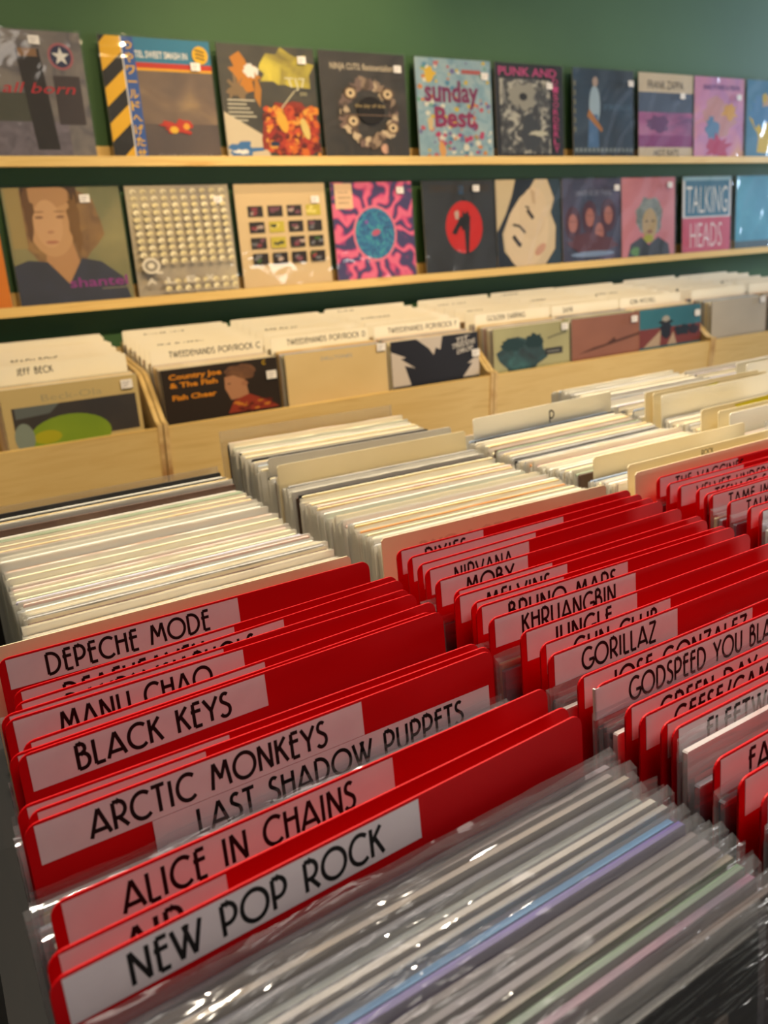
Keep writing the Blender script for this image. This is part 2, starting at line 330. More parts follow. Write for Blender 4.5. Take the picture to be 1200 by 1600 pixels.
# --- upper ledge
def face(a, cx, cy, r, skin, hair, eyes='#2a2220'):
    a.ell(cx, cy+0.10*r, 1.25*r, 1.35*r, hair); a.ell(cx, cy-0.12*r, 0.80*r, 1.10*r, skin)
    for sx in (-1, 1): a.ell(cx+sx*0.33*r, cy+0.02*r, 0.14*r, 0.07*r, flat(eyes))
    a.ell(cx, cy-0.70*r, 0.26*r, 0.07*r, flat('#a0605a'))
K = flat('#17151a'); WHT = flat('#e8e6e2'); 
def cover_top():
    A = []
    a = Art(mottled('grey_paint_cover', [(0.3, '#4c4a54'), (0.5, '#6d6768'), (0.7, '#7d7772')], 16, 1.2))
    a.rect(0.0, 0.0, 0.80, 0.30, mottled('grey_cover_floor', [(0.3, '#504a58'), (0.7, '#706878')], 30, 1)); a.blob(0.12, 0.92, 0.26, 0.09, flat('#2f4668'), 3); a.rect(0.0, 0.30, 0.55, 0.52, flat('#46483f'))
    a.shape([(0.46, 0.86), (0.65, 0.86), (0.70, 0.08), (0.52, 0.08)], flat('#211d20')); a.rect(0.48, 0.80, 0.63, 0.86, flat('#8c6848')); a.rect(0.73, 0.28, 0.95, 0.66, flat('#3c3438'))
    a.ell(0.82, 0.81, 0.105, 0.105, flat('#a5606a')); a.ell(0.82, 0.81, 0.085, 0.085, flat('#262f52'))
    a.shape([(0.82+0.075*(1 if i % 2 == 0 else 0.4)*math.sin(i*PI/5), 0.81+0.075*(1 if i % 2 == 0 else 0.4)*math.cos(i*PI/5)) for i in range(10)], WHT)
    a.txt('us all born', 0.10, 0.52, 0.085, flat('#c02032'), 0.80, shear=0.3, bold=0.0); A.append((a, -1.9, 'grey painted record cover with a star badge and red scrawl, leftmost on the upper ledge', (0.62, 0.92)))
    a = Art(mottled('brown_face_cover', [(0.3, '#4a3a36'), (0.5, '#6e5848'), (0.75, '#a88a5c')], 5, 0.8))
    a.rect(0.28, 0.0, 1, 0.3, mottled('brown_low_cover', [(0.3, '#3c3034'), (0.7, '#54443f')], 6, 0.6))
    a.rect(0.24, 0.76, 1, 1.0, flat('#2d7ba0')); a.rect(0.24, 0.755, 1, 0.80, flat('#c02f22')); a.rect(0.24, 0.735, 1, 0.757, flat('#e0a526'))
    a.txt('TEL SWEET SMASH IN', 0.30, 0.84, 0.055, WHT, 0.48, bold=0.02)
    a.rect(0, 0, 0.25, 1, flat('#16161a'))
    for k in range(4): y = 0.02+0.285*k; a.shape([(0.0, y-0.16), (0.21, y+0.02), (0.21, y+0.17), (0.0, y-0.01)] if k else [(0.06, 0.0), (0.21, 0.0), (0.21, 0.14)], flat('#e6b01c'))
    a.shape([(0, 0.78), (0.21, 0.98), (0.21, 1.0), (0.06, 1.0), (0.0, 0.94)], flat('#e6b01c'))
    a.rect(0.19, 0, 0.30, 1, flat('#2e56a0')); a.rect(0.185, 0, 0.195, 1, WHT)
    for k, c in enumerate('つやワールドへげたせ'): a.txt(c, 0.205, 0.90-0.098*k, 0.065, flat('#e9b820'), 0.08, bold=0.02)
    a.blob(0.60, 0.27, 0.13, 0.055, flat('#b83224'), 5, 0.5); a.ell(0.57, 0.25, 0.04, 0.03, flat('#e0b030')); a.ell(0.69, 0.28, 0.03, 0.028, flat('#e0a030'))
    a.ell(0.90, 0.88, 0.075, 0.075, flat('#e8b41c'))
    for k in range(3): a.shape([(0.855, 0.858+0.03*k), (0.94, 0.838+0.03*k), (0.94, 0.85+0.03*k), (0.855, 0.87+0.03*k)], K)
    a.txt('DYNOPOLI', 0.40, 0.0, 0.05, flat('#8a7f80'), 0.5); A.append((a, 0.744-0.335, 'record cover with yellow and black stripes, blue spine strip and brown photo', (0.84, 0.78)))
    a = Art(mottled('charcoal_comic_cover', [(0.35, '#26241f'), (0.65, '#3f3a2c')], 9, 1))
    a.blob(0.70, 0.80, 0.30, 0.17, mottled('yellow_glow_print', [(0.3, '#7d7024'), (0.7, '#d9c83a')], 12, 1), 8); a.blob(0.25, 0.76, 0.16, 0.13, flat('#c07a22'), 4, 0.5); a.blob(0.32, 0.78, 0.07, 0.06, WHT, 6); a.blob(0.15, 0.62, 0.09, 0.10, flat('#80694c'), 9, 0.6)
    a.shape([(0.33, 0.55), (0.36, 0.78), (0.41, 0.62), (0.38, 0.46)], flat('#b0762c'))
    for k in range(6): a.rect(0.05, 0.34+0.035*k, 0.24+0.03*((k*3) % 4), 0.352+0.035*k, flat('#c9c4b0'))
    a.txt('TJ7', 0.66, 0.65, 0.09, flat('#d8d4b4'), 0.22, shear=-0.2); a.txt('EVD', 0.82, 0.58, 0.03, flat('#d8d0a0'))
    a.shape([(0, 0), (0.45, 0), (0.38, 0.22), (0.0, 0.42)], flat('#cdbfa4')); a.blob(0.16, 0.08, 0.16, 0.07, flat('#3a6ea8'), 2, 0.4); a.blob(0.14, 0.07, 0.08, 0.02, WHT, 3, 0.4)
    a.blob(0.68, 0.26, 0.34, 0.28, flat('#8c2f20'), 7, 0.15)
    a.scatter(150, (0.42, 0.04, 0.98, 0.46), 0.030, [flat(c) for c in ('#b23a22', '#d06a24', '#e08c2a', '#9c2a24', '#c8502c', '#5c1a18', '#e0a040')], 5)
    a.ell(0.60, 0.34, 0.05, 0.10, flat('#e2a83a'), 0.3); a.ell(0.84, 0.28, 0.04, 0.10, flat('#d8c070'), 0.3); a.line([(0.6, 0.46), (0.76, 0.62)], 0.012, flat('#c8c0a0')); a.rect(0.45, 0.12, 0.54, 0.16, flat('#20304c')); A.append((a, 0, 'dark record cover with a yellow glow and a heap of orange red shapes', (0.86, 0.89)))
    a = Art(mottled('black_ring_cover', [(0.35, '#1d1916'), (0.65, '#37302a')], 8, 1))
    a.txt('NINJA CUTS: flexistentialism', 0.12, 0.84, 0.06, flat('#c9bba2'), 0.74, bold=0.012)
    r = random.Random(3)
    for i in range(46):
        q = 2*PI*i/46; rr = 0.27+0.06*(r.random()-0.5); a.blob(0.53+rr*1.15*math.cos(q), 0.44+rr*math.sin(q), 0.045+0.02*r.random(), 0.035+0.02*r.random(), flat(r.choice(['#5c4c42', '#8e7a68', '#b9a68c', '#3a302c', '#74605a'])), i, 0.5, 10)
    for x, y in ((0.33, 0.36), (0.32, 0.62), (0.76, 0.62), (0.80, 0.30)): a.ell(x, y, 0.075, 0.06, flat('#6b5848')); a.ell(x, y, 0.052, 0.042, flat('#c4ae8c')); a.ell(x, y, 0.02, 0.018, flat('#3a302c'))
    a.ell(0.55, 0.46, 0.16, 0.13, flat('#1b1716')); a.txt('the joy of dex', 0.36, 0.49, 0.035, flat('#b09a6c'), 0.36); a.rect(0.2, 0.415, 0.85, 0.42, flat('#8c7464')); a.blob(0.68, 0.10, 0.04, 0.05, flat('#c49a86'), 3)
    for k in range(10): a.rect(0.1+0.085*k, 0.0, 0.104+0.085*k, 0.12, flat('#5a5148'))
    A.append((a, 0, 'black record cover with a ring of headphones in its middle, upper ledge', (0.90, 0.86)))
    a = Art(mottled('pale_blue_doodle_cover', [(0.3, '#7197ac'), (0.5, '#8aaaba'), (0.7, '#9fb6bd')], 26, 1))
    a.scatter(120, (0.02, 0.02, 0.98, 0.98), 0.018, [flat(c) for c in ('#4f87a8', '#c9b04a', '#b85a6a', '#d8d8cc', '#5b9a86', '#6f6a9c', '#c87f4a')], 12); a.blob(0.18, 0.84, 0.07, 0.07, flat('#d8b23a'), 2); a.blob(0.30, 0.10, 0.05, 0.10, flat('#d8a060'), 4); a.blob(0.16, 0.35, 0.035, 0.07, flat('#d0b888'), 5); a.rect(0.60, 0.86, 0.86, 0.90, flat('#b05a5a'))
    a.txt('sunday', 0.10, 0.58, 0.21, flat('#7a2f5c'), 0.72, bold=0.03); a.txt('Best,', 0.22, 0.33, 0.20, flat('#8c2f5c'), 0.58, bold=0.03); a.scatter(26, (0.2, 0.03, 0.98, 0.28), 0.022, [flat('#b4406a'), flat('#4f87a8'), flat('#d8d8cc')], 5); A.append((a, 0, 'pale blue doodle record cover lettered Sunday Best', (0.90, 0.84)))
    a = Art(flat('#23252e')); a.txt('PUNK AND', 0.05, 0.875, 0.09, flat('#b8447e'), 0.86, bold=0.02)
    r = random.Random(8); a.rect(0.06, 0.06, 0.80, 0.84, mottled('grey_skull_print', [(0.42, '#2b2d33'), (0.5, '#55575a'), (0.6, '#a9a8a0')], 22, 1.5)); a.blob(0.40, 0.68, 0.20, 0.14, flat('#8e8e88'), 3, 0.3); a.ell(0.40, 0.66, 0.06, 0.04, flat('#24262c')); a.blob(0.50, 0.28, 0.14, 0.20, flat('#3a3f48'), 6, 0.2); a.blob(0.62, 0.28, 0.16, 0.03, flat('#b5b4a6'), 7, 0.3); 
    for k, c in enumerate('DISORDERLY'): a.txt(c, 0.845, 0.80-0.0805*k, 0.066, flat('#b8447e'), 0.085, bold=0.01)
    A.append((a, 0, 'black record cover lettered Punk and Disorderly in pink', (0.78, 0.78)))
    a = Art(mottled('midnight_stage_cover', [(0.3, '#101d2c'), (0.7, '#20405c')], 4, 0.5)); a.ell(0.35, 0.60, 0.09, 0.22, flat('#9cb4c8')); a.ell(0.36, 0.86, 0.045, 0.055, flat('#b09c94')); a.shape([(0.26, 0.5), (0.40, 0.5), (0.42, 0.05), (0.22, 0.05)], flat('#486c98')); a.shape([(0.22, 0.48), (0.46, 0.30), (0.48, 0.34), (0.26, 0.56)], flat('#a8703c'))
    a.txt('JEF BREDERSON', 0.48, 0.56, 0.06, flat('#5b7a98'), 0.46); a.rect(0, 0.07, 1, 0.13, flat('#4c5a66')); a.rect(0, 0, 1, 0.07, flat('#2b3238'))
    for k in range(14): a.rect(0.03+0.07*k, 0.085, 0.06+0.07*k, 0.12, flat('#8e9aa0'))
    for k in range(6): a.rect(0.005, 0.30+0.1*k, 0.035, 0.36+0.1*k, flat('#7a7a68'))
    A.append((a, 0, 'dark blue record cover with a guitarist on stage', (0.92, 0.85)))
    a = Art(flat('#cfc2ac')); a.rect(0, 0.14, 1, 0.78, mottled('magenta_infra_print', [(0.35, '#6f3f78'), (0.5, '#a85a92'), (0.65, '#c088ae')], 6, 0.6, (0.5, 2, 1))); a.rect(0, 0.55, 1, 0.78, flat('#51607a')); a.rect(0, 0.14, 1, 0.28, flat('#8c4682')); a.blob(0.36, 0.42, 0.2, 0.1, flat('#6d4878'), 3); a.txt('FRANK ZAPPA', 0.16, 0.82, 0.10, flat('#3b3a44'), 0.66); a.txt('HOT RATS', 0.28, 0.03, 0.085, flat('#3b3a44'), 0.46); A.append((a, 0, 'cream and magenta record cover with dark lettering at top and bottom', (0.76, 0.74)))
    a = Art(mottled('lilac_pink_cover', [(0.3, '#b07ab8'), (0.5, '#cf8ab4'), (0.7, '#dba07c')], 6, 1)); a.blob(0.5, 0.52, 0.36, 0.22, flat('#c7949a'), 4); a.blob(0.36, 0.38, 0.12, 0.14, flat('#5d88b4'), 6, 0.4); a.blob(0.7, 0.6, 0.16, 0.1, flat('#dca858'), 7, 0.4); a.blob(0.48, 0.14, 0.24, 0.14, flat('#b8406c'), 8, 0.4); a.txt('RARE POWER & VISION', 0.18, 0.85, 0.06, flat('#3b3a88'), 0.72, bold=0.01); A.append((a, 0, 'lilac and pink record cover with orange patches, second from the right on the upper ledge', (0.85, 0.76)))
    a = Art(flat('#4a86a8')); a.blob(0.5, 0.45, 0.45, 0.3, flat('#e0bc2c'), 4, 0.4); a.blob(0.3, 0.6, 0.2, 0.2, flat('#4a86b4'), 6, 0.4); a.blob(0.6, 0.75, 0.25, 0.12, flat('#d8b088'), 7, 0.4); a.blob(0.8, 0.3, 0.2, 0.1, flat('#d8d04c'), 9, 0.5); A.append((a, 0, 'blue and yellow record cover at the right end of the upper ledge', None))
    return A
LEAN_W = 0.120; up_w = RW*math.cos(LEAN_W)
XT = [0.380, 0.744, 1.081, 1.413, 1.770, 2.104, 2.470, 2.8165, 3.1417, 3.475]
ZB_T, ZB_B = 1.381-0.0096, 0.999-0.0096
for i, (a, _, lab, stk) in enumerate(cover_top()):
    rz = (random.random()-0.5)*0.012
    record(a, (XT[i], math.sin(LEAN_W)*RW-0.012, ZB_T+up_w), LEAN_W, rz, lab, 'records on the upper ledge', i if i < 6 else 6+i % 3, stk)
def cover_bottom():
    A = []
    a = Art(flat('#d87a14')); a.rect(0.3, 0.2, 0.7, 0.6, flat('#a85a10')); A.append((a, 'orange record cover cut by the photo edge at the left of the lower ledge', None))
    a = Art(mottled('olive_blur_cover', [(0.3, '#5f6640'), (0.5, '#857f52'), (0.7, '#98905c')], 4, 0.5)); a.blob(0.42, 0.70, 0.40, 0.36, mottled('curly_hair_print', [(0.3, '#6a4a28'), (0.7, '#9a743c')], 20, 1), 4, 0.1); a.rect(0.15, 0.86, 0.62, 1.0, flat('#4a3220')); a.rect(0.02, 0.5, 0.14, 1.0, flat('#a08c58'))
    a.shape([(0.24, 0.18), (0.60, 0.18), (0.52, 0.55), (0.30, 0.55)], flat('#b98c60')); a.ell(0.36, 0.72, 0.20, 0.30, flat('#c59a6c')); a.ell(0.36, 0.93, 0.20, 0.10, flat('#b78c60'))
    a.ell(0.34, 0.70, 0.12, 0.20, flat('#cda276'))
    for x in (0.27, 0.45): a.ell(x, 0.755, 0.035, 0.012, flat('#8a6448')); a.ell(x, 0.80, 0.05, 0.008, flat('#a07a54'))
    a.ell(0.35, 0.545, 0.055, 0.014, flat('#b0765a')); a.ell(0.35, 0.63, 0.03, 0.012, flat('#b58660')); a.blob(0.19, 0.80, 0.04, 0.2, flat('#6a4a2c'), 2, 0.3); a.blob(0.57, 0.72, 0.05, 0.24, flat('#7a5830'), 3, 0.3)
    a.shape([(0, 0), (0.98, 0), (0.92, 0.22), (0.75, 0.36), (0.58, 0.40), (0.44, 0.18), (0.28, 0.38), (0.12, 0.40), (0, 0.36)], mottled('navy_jumper_print', [(0.3, '#1b2034'), (0.7, '#262c44')], 14, 0.5)); a.shape([(0.30, 0.37), (0.43, 0.20), (0.56, 0.39), (0.43, 0.30)], flat('#b98c60'))
    a.txt('shantel', 0.44, 0.15, 0.085, flat('#8c3286'), 0.52, bold=0.015); a.rect(0.72, 0.12, 0.98, 0.13, flat('#7c7866')); A.append((a, 'portrait record cover with a person in a navy jumper on an olive background', (0.68, 0.90)))
    a = Art(mottled('silver_foil_cover', [(0.3, '#9a9084'), (0.5, '#b5a88e'), (0.7, '#c8bb98')], 5, 0.4, rough=0.3))
    for j in range(15):
        for i in range(10):
            if j > 9 and i < 2 or j in (11, 12): continue
            a.ell(0.07+0.095*i, 0.95-0.0625*j, 0.030, 0.024, flat('#dfd2a4' if (i+j) % 3 else '#ece2c0', 0.3), 0, 14); a.ell(0.078+0.095*i, 0.94-0.0625*j, 0.016, 0.012, flat('#b8a988'), 0, 10)
    a.ell(0.12, 0.29, 0.085, 0.072, flat('#d8d0c0')); a.ell(0.12, 0.29, 0.06, 0.05, flat('#8c8478')); a.ell(0.12, 0.29, 0.03, 0.025, flat('#e0d8c4')); a.rect(0.16, 0.215, 0.22, 0.235, flat('#d8d0c0'))
    for k, c in enumerate('ALEX'): a.txt(c, 0.06+0.19*k, 0.125, 0.055, flat('#d9d2c4'), 0.09, bold=0.02)
    A.append((a, 'silver record cover with rows of shiny dots', (0.88, 0.86)))
    a = Art(flat('#ddc294'))
    r = random.Random(4)
    for j in range(4):
        for i in range(4):
            x, y = 0.12+0.215*i, 0.69-0.15*j; yel = (i, j) in ((1, 1), (1, 2), (3, 0))
            a.rect(x, y, x+0.165, y+0.105, flat('#c8b840' if yel else '#2a2220'))
            for k in range(3): a.blob(x+0.03+0.105*r.random(), y+0.03+0.05*r.random(), 0.028, 0.02, flat(r.choice(['#8a3a44', '#6a6a70', '#7a4a58', '#b09c94', '#3e5a30'] if not yel else ['#4a4a2c', '#e8d878'])), k, 0.4, 10)
    A.append((a, 'cream record cover with a grid of sixteen small photos', (0.87, 0.84)))
    m = bpy.data.materials.new('pink_tendril_print'); m.use_nodes = True; N = m.node_tree.nodes; L = m.node_tree.links; bs = N['Principled BSDF']
    tc = N.new('ShaderNodeTexCoord'); mp = N.new('ShaderNodeMapping'); mp.inputs['Location'].default_value = (-0.157, -0.150, 0)
    gr = N.new('ShaderNodeTexGradient'); gr.gradient_type = 'RADIAL'; no = N.new('ShaderNodeTexNoise'); no.inputs['Scale'].default_value = 16; no.inputs['Detail'].default_value = 1
    ad = N.new('ShaderNodeMath'); ad.operation = 'MULTIPLY_ADD'; ad.inputs[1].default_value = 26.0
    n2 = N.new('ShaderNodeMath'); n2.operation = 'MULTIPLY'; n2.inputs[1].default_value = 9.0; sn = N.new('ShaderNodeMath'); sn.operation = 'SINE'; m6 = N.new('ShaderNodeMath'); m6.operation = 'MULTIPLY'; m6.inputs[1].default_value = 6.2831
    cr = N.new('ShaderNodeValToRGB'); e = cr.color_ramp.elements; e.new(0.5); e.new(0.7)
    for q, (p, c) in zip(e, [(0.15, '#3a2f66'), (0.42, '#8a2f74'), (0.58, '#d8427c'), (0.9, '#e8688e')]): q.position = p; q.color = lin(c)
    L.new(tc.outputs['Object'], mp.inputs[0]); L.new(mp.outputs[0], gr.inputs[0]); L.new(tc.outputs['Object'], no.inputs[0]); L.new(no.outputs['Fac'], n2.inputs[0])
    L.new(gr.outputs['Fac'], ad.inputs[0]); L.new(n2.outputs[0], ad.inputs[2])
    ml = N.new('ShaderNodeMath'); ml.operation = 'MULTIPLY_ADD'; ml.inputs[1].default_value = 0.5; ml.inputs[2].default_value = 0.5
    L.new(ad.outputs[0], m6.inputs[0]); m6.inputs[1].default_value = 1.0
    # whole turns keep the seam of the radial gradient hidden
    ad.inputs[1].default_value = 6.2831*14; n2.inputs[1].default_value = 16.0
    L.new(m6.outputs[0], sn.inputs[0]); L.new(sn.outputs[0], ml.inputs[0]); L.new(ml.outputs[0], cr.inputs[0]); L.new(cr.outputs[0], bs.inputs['Base Color']); bs.inputs['Roughness'].default_value = 0.5
    a = Art(m); a.ell(0.5, 0.48, 0.275, 0.29, flat('#e87a94')); a.ell(0.5, 0.48, 0.25, 0.262, mottled('blue_globe_print', [(0.35, '#174a80'), (0.5, '#2272a8'), (0.65, '#3aa0a8')], 40, 2)); a.ell(0.51, 0.49, 0.055, 0.03, flat('#c05a78'), 0.3); a.ell(0.40, 0.60, 0.02, 0.02, flat('#8a5ab0')); a.rect(0.04, 0.74, 0.25, 0.99, flat('#ecc9a0'))
    for k, t in enumerate(('OUT', 'PRESSED IN', 'SPACE')): a.txt(t, 0.08, 0.89-0.05*k, 0.022, flat('#6a4a48'), 0.12 if k != 1 else 0.14)
    A.append((a, 'pink tendril record cover with a round blue globe', (0.84, 0.91)))
    a = Art(mottled('black_crinkle_cover', [(0.35, '#111318'), (0.65, '#1d2128')], 6, 0.5)); a.ell(0.55, 0.50, 0.26, 0.285, flat('#c8201f')); a.blob(0.57, 0.56, 0.07, 0.12, K, 3, 0.3); a.shape([(0.56, 0.20), (0.60, 0.20), (0.64, 0.62), (0.54, 0.60)], K); a.shape([(0.37, 0.44), (0.43, 0.42), (0.53, 0.56), (0.50, 0.62)], K); a.blob(0.45, 0.63, 0.03, 0.05, flat('#c0a89c'), 5); a.ell(0.56, 0.80, 0.02, 0.02, K); a.blob(0.52, 0.90, 0.04, 0.05, flat('#27527a'), 5); a.txt('DISPATCHED WEIRD', 0.10, 0.88, 0.07, flat('#4a3c30'), 0.82); A.append((a, 'black record cover with a red disc and dark figure', (0.71, 0.91)))
    a = Art(flat('#d2bfa0')); a.shape([(0, 0), (0.30, 0), (0.14, 0.18), (0.04, 0.42), (0.10, 0.56), (0.24, 0.74), (0.42, 0.90), (0.50, 1.0), (0.0, 1.0)], flat('#cdbb98')); a.shape([(0.30, 1.0), (0.60, 1.0), (0.50, 0.88), (0.36, 0.80), (0.20, 0.62), (0.08, 0.40), (0.10, 0.20), (0.30, 0.0), (0.0, 0.0), (0.0, 0.42), (0.14, 0.62), (0.24, 0.82)], flat('#1c2634'))
    a.ell(0.46, 0.40, 0.33, 0.42, flat('#dcc7a8'), -0.35); a.ell(0.56, 0.62, 0.22, 0.30, flat('#d8c2a2'), -0.2); a.shape([(0.80, 1.0), (1, 1), (1, 0), (0.72, 0), (0.90, 0.20), (0.92, 0.46), (0.84, 0.62), (0.90, 0.78)], flat('#2c4050')); a.shape([(0.52, 0.90), (0.60, 0.86), (0.60, 0.72), (0.55, 0.74)], flat('#c2a888'))
    a.line([(0.24, 0.50), (0.34, 0.48), (0.43, 0.40)], 0.028, flat('#2c2628')); a.line([(0.24, 0.37), (0.33, 0.27), (0.36, 0.26)], 0.05, flat('#2c2628')); a.line([(0.47, 0.66), (0.56, 0.56)], 0.045, flat('#2c2628')); a.line([(0.44, 0.70), (0.50, 0.68)], 0.02, flat('#2c2628')); a.ell(0.66, 0.20, 0.10, 0.05, flat('#c89a84'), 0.6); A.append((a, 'pale record cover showing a tilted face with black hair', None))
    a = Art(mottled('plum_group_cover', [(0.3, '#22304c'), (0.5, '#3a3550'), (0.7, '#55486a')], 7, 0.6)); a.txt('SAINTS GO BY THERE', 0.22, 0.80, 0.06, flat('#8a90a8'), 0.62)
    for x, y in ((0.17, 0.48), (0.46, 0.54), (0.78, 0.56), (0.62, 0.36)): a.ell(x, y, 0.13, 0.20, flat('#4a2c3c')); a.ell(x, y, 0.075, 0.11, flat('#a4685e')); a.ell(x-0.03, y+0.02, 0.012, 0.008, K); a.ell(x+0.03, y+0.02, 0.012, 0.008, K)
    a.blob(0.5, 0.22, 0.46, 0.12, flat('#5a3440'), 4); a.ell(0.5, 0.10, 0.38, 0.035, flat('#7a90b4')); A.append((a, 'dark blue and plum record cover with a group of faces', (0.90, 0.88)))
    a = Art(mottled('rose_pink_cover', [(0.3, '#c06a76'), (0.7, '#d2848a')], 4, 0.5)); a.blob(0.52, 0.52, 0.25, 0.25, mottled('grey_hair_print', [(0.3, '#5c6660'), (0.7, '#98a09c')], 24, 1), 3, 0.12); a.ell(0.52, 0.42, 0.14, 0.20, flat('#b59c70')); a.ell(0.50, 0.24, 0.10, 0.05, flat('#a8a83c')); a.shape([(0.10, 0), (0.92, 0), (0.88, 0.16), (0.68, 0.26), (0.50, 0.16), (0.36, 0.27), (0.16, 0.18)], flat('#34383f')); a.blob(0.25, 0.09, 0.08, 0.06, flat('#5a8a4a'), 3)
    for x in (0.46, 0.58): a.ell(x, 0.46, 0.025, 0.012, K)
    a.ell(0.52, 0.33, 0.05, 0.018, flat('#8a5a4c')); A.append((a, 'rose pink record cover with a grey-haired person in a dark jacket', (0.86, 0.90)))
    a = Art(flat('#d8dade')); a.rect(0.05, 0.49, 0.96, 0.95, flat('#35708e')); a.txt('TALKING', 0.08, 0.53, 0.37, WHT, 0.84, bold=-0.01); a.rect(0.0, 0.0, 1, 0.47, flat('#c8506c')); a.txt('HEADS', 0.16, 0.08, 0.34, flat('#e8d6da'), 0.66, bold=-0.01); a.rect(0, 0.95, 1, 1, flat('#8fb8c8')); A.append((a, 'blue over pink record cover with huge white block capitals', None))
    a = Art(mottled('cyan_cover', [(0.3, '#2d8cb0'), (0.7, '#48aac8')], 6, 0.5)); a.rect(0, 0, 1, 0.12, flat('#46606c')); A.append((a, 'plain cyan record cover at the right end of the lower ledge', None))
    return A
XB = [0.098, 0.4372, 0.7687, 1.1032, 1.4406, 1.8003, 2.1237, 2.4483, 2.7689, 3.1322, 3.483]
for i, (a, lab, stk) in enumerate(cover_bottom()):
    rz = (random.random()-0.5)*0.012
    record(a, (XB[i], math.sin(LEAN_W)*RW-0.012, ZB_B+up_w), LEAN_W, rz, lab, 'records on the lower ledge', (i+2) % 6 if i < 5 else 6+i % 3, stk)

# ------------------------------------------------------------------ plywood browser crates in front of the wall
CB = [-0.398, 0.620, 1.654, 2.664, 3.680]; CX0 = CB[0]; PITCH = 1.02
def crate(k):
    def skew(b):
        b.v = [(x+0.085*(y+0.582), y, z) for x, y, z in b.v]; return b
    x0 = CB[k]+0.0015; x1 = CB[k+1]-0.0015; yf, yb = -0.582, 0.0; t = 0.012
    b = MB(); b.box((x0+t, yf, 0.46), (x1-t, yf+0.012, 0.749), M_ply); b.box((x0+t, yf-0.0002, 0.7491), (x1-t, yf+0.0122, 0.7499), M_pale)
    o = skew(b).build('record_crate')
    tag(o, ['pale plywood record crate at the left edge of the photo', 'pale plywood record crate holding the dark cover with orange lettering', 'pale plywood record crate holding the teal and red cover', 'pale plywood record crate at the right edge of the photo'][k], 'crate', 'plywood crates along the green wall')
    for xa in (x0, x1-t):
        b = MB(); b.prism_x([(yf-0.003, 0.46), (yf-0.003, 0.760), (yf+0.022, 0.762), (yf+0.16, 0.850), (yf+0.20, 0.856), (yb, 0.856), (yb, 0.46)], xa, xa+t, M_plyedge if False else M_ply)
        b.box((xa, yf-0.0036, 0.46), (xa+t, yf-0.0031, 0.760), M_plyedge); skew(b).build('side_panel', o)
    b = MB(); b.box((x0+t, yb-0.012, 0.46), (x1-t, yb, 0.856), M_ply); skew(b).build('back_panel', o)
    b = MB(); b.box((x0+t, yf+0.012, 0.548), (x1-t, yb-0.012, 0.562), M_ply); skew(b).build('base_panel', o)
for k in range(4): crate(k)
b = MB(); b.box((CX0-0.02, -0.575, 0.06), (CX0+PITCH*4+0.08, 0.03, 0.459), M_dark); st = b.build('crate_stand'); tag(st, 'long dark wooden cabinet carrying the plywood crates along the wall', 'cabinet')
b = MB(); b.box((CX0, -0.50, 0.0), (CX0+PITCH*4, 0.02, 0.06), M_dark); b.build('plinth', st)

# --- filed records: shared meshes in a few paper tones
def jacket_mesh(name, m, w=0.312, h=0.310, t=0.0034):
    b = MB(); r = 0.0012
    b.slab([(0, 0), (w, 0), (w, h-r), (w-r, h), (r, h), (0, h-r)], -t/2, t/2, m); return b.data(name)
def wear(name, c1, c2, c3): return mottled(name, [(0.25, c1), (0.5, c2), (0.75, c3)], 9.0, 0.5, (1.5, 1.5, 60), 0.6)
TONES = [('paper_white', '#f0eadb', '#e9e2d0', '#f4efe4', 8), ('paper_cream', '#ead3a0', '#e0c48c', '#efdfba', 6), ('paper_ivory', '#f1e4c0', '#e8d9b0', '#f4ead0', 7), ('paper_grey', '#c4c0ba', '#aaa6a2', '#d2cec8', 4),
         ('paper_pink', '#e8c8ba', '#dab4a4', '#ecd9d0', 3), ('paper_tan', '#c8a878', '#b89868', '#d8bc90', 2), ('paper_orange', '#d8924c', '#c88440', '#e0a868', 0.8), ('paper_blue', '#9aa8bc', '#8898b0', '#b4bccb', 2.0),
         ('paper_green', '#aab69a', '#98a688', '#bcc4ac', 1.4), ('paper_brown', '#6a5040', '#584034', '#7a6050', 1.0), ('paper_black', '#2a2624', '#1e1b1a', '#3a3532', 1.3), ('paper_lilac', '#c4bccb', '#b4acc0', '#d2cbd6', 2.0)]
JK = [jacket_mesh('used_record', wear(n, a, b_, c)) for n, a, b_, c, w in TONES]
JW = [t[4] for t in TONES]
def used_sleeve(seed):
    r = random.Random(seed); b = MB(); w, h = 0.319, (0.3122, 0.3078, 0.3086, 0.3115, 0.3072)[seed]
    for z in (-0.0022, 0.0019):
        n = 10; v = []
        for i in range(n+1):
            d = 0.0004*noise.noise(Vector((i*0.7, seed*5.1, z*900)))
            hh = h+0.0015*noise.noise(Vector((i*0.9, seed*3.3, z*500)))
            v += [(-0.003+w*i/n, 0.0005, z), (-0.003+w*i/n, hh, z+d), (-0.003+w*i/n, hh, z+d+0.0003), (-0.003+w*i/n, 0.0005, z+0.0003)]
        b.mesh(v, [tuple(4*i+q for q in (k, k+4, (k+1) % 4+4, (k+1) % 4)) for i in range(n) for k in range(4)]+[(0, 1, 2, 3), (4*n+3, 4*n+2, 4*n+1, 4*n)], M_milky)
    return b.data('plastic_sleeve')
US = [used_sleeve(k) for k in range(5)]
LEAN = math.radians(8.0)
def base(y): return max(0.606, 0.659-0.072*(y+2.45))
used_n = [0]
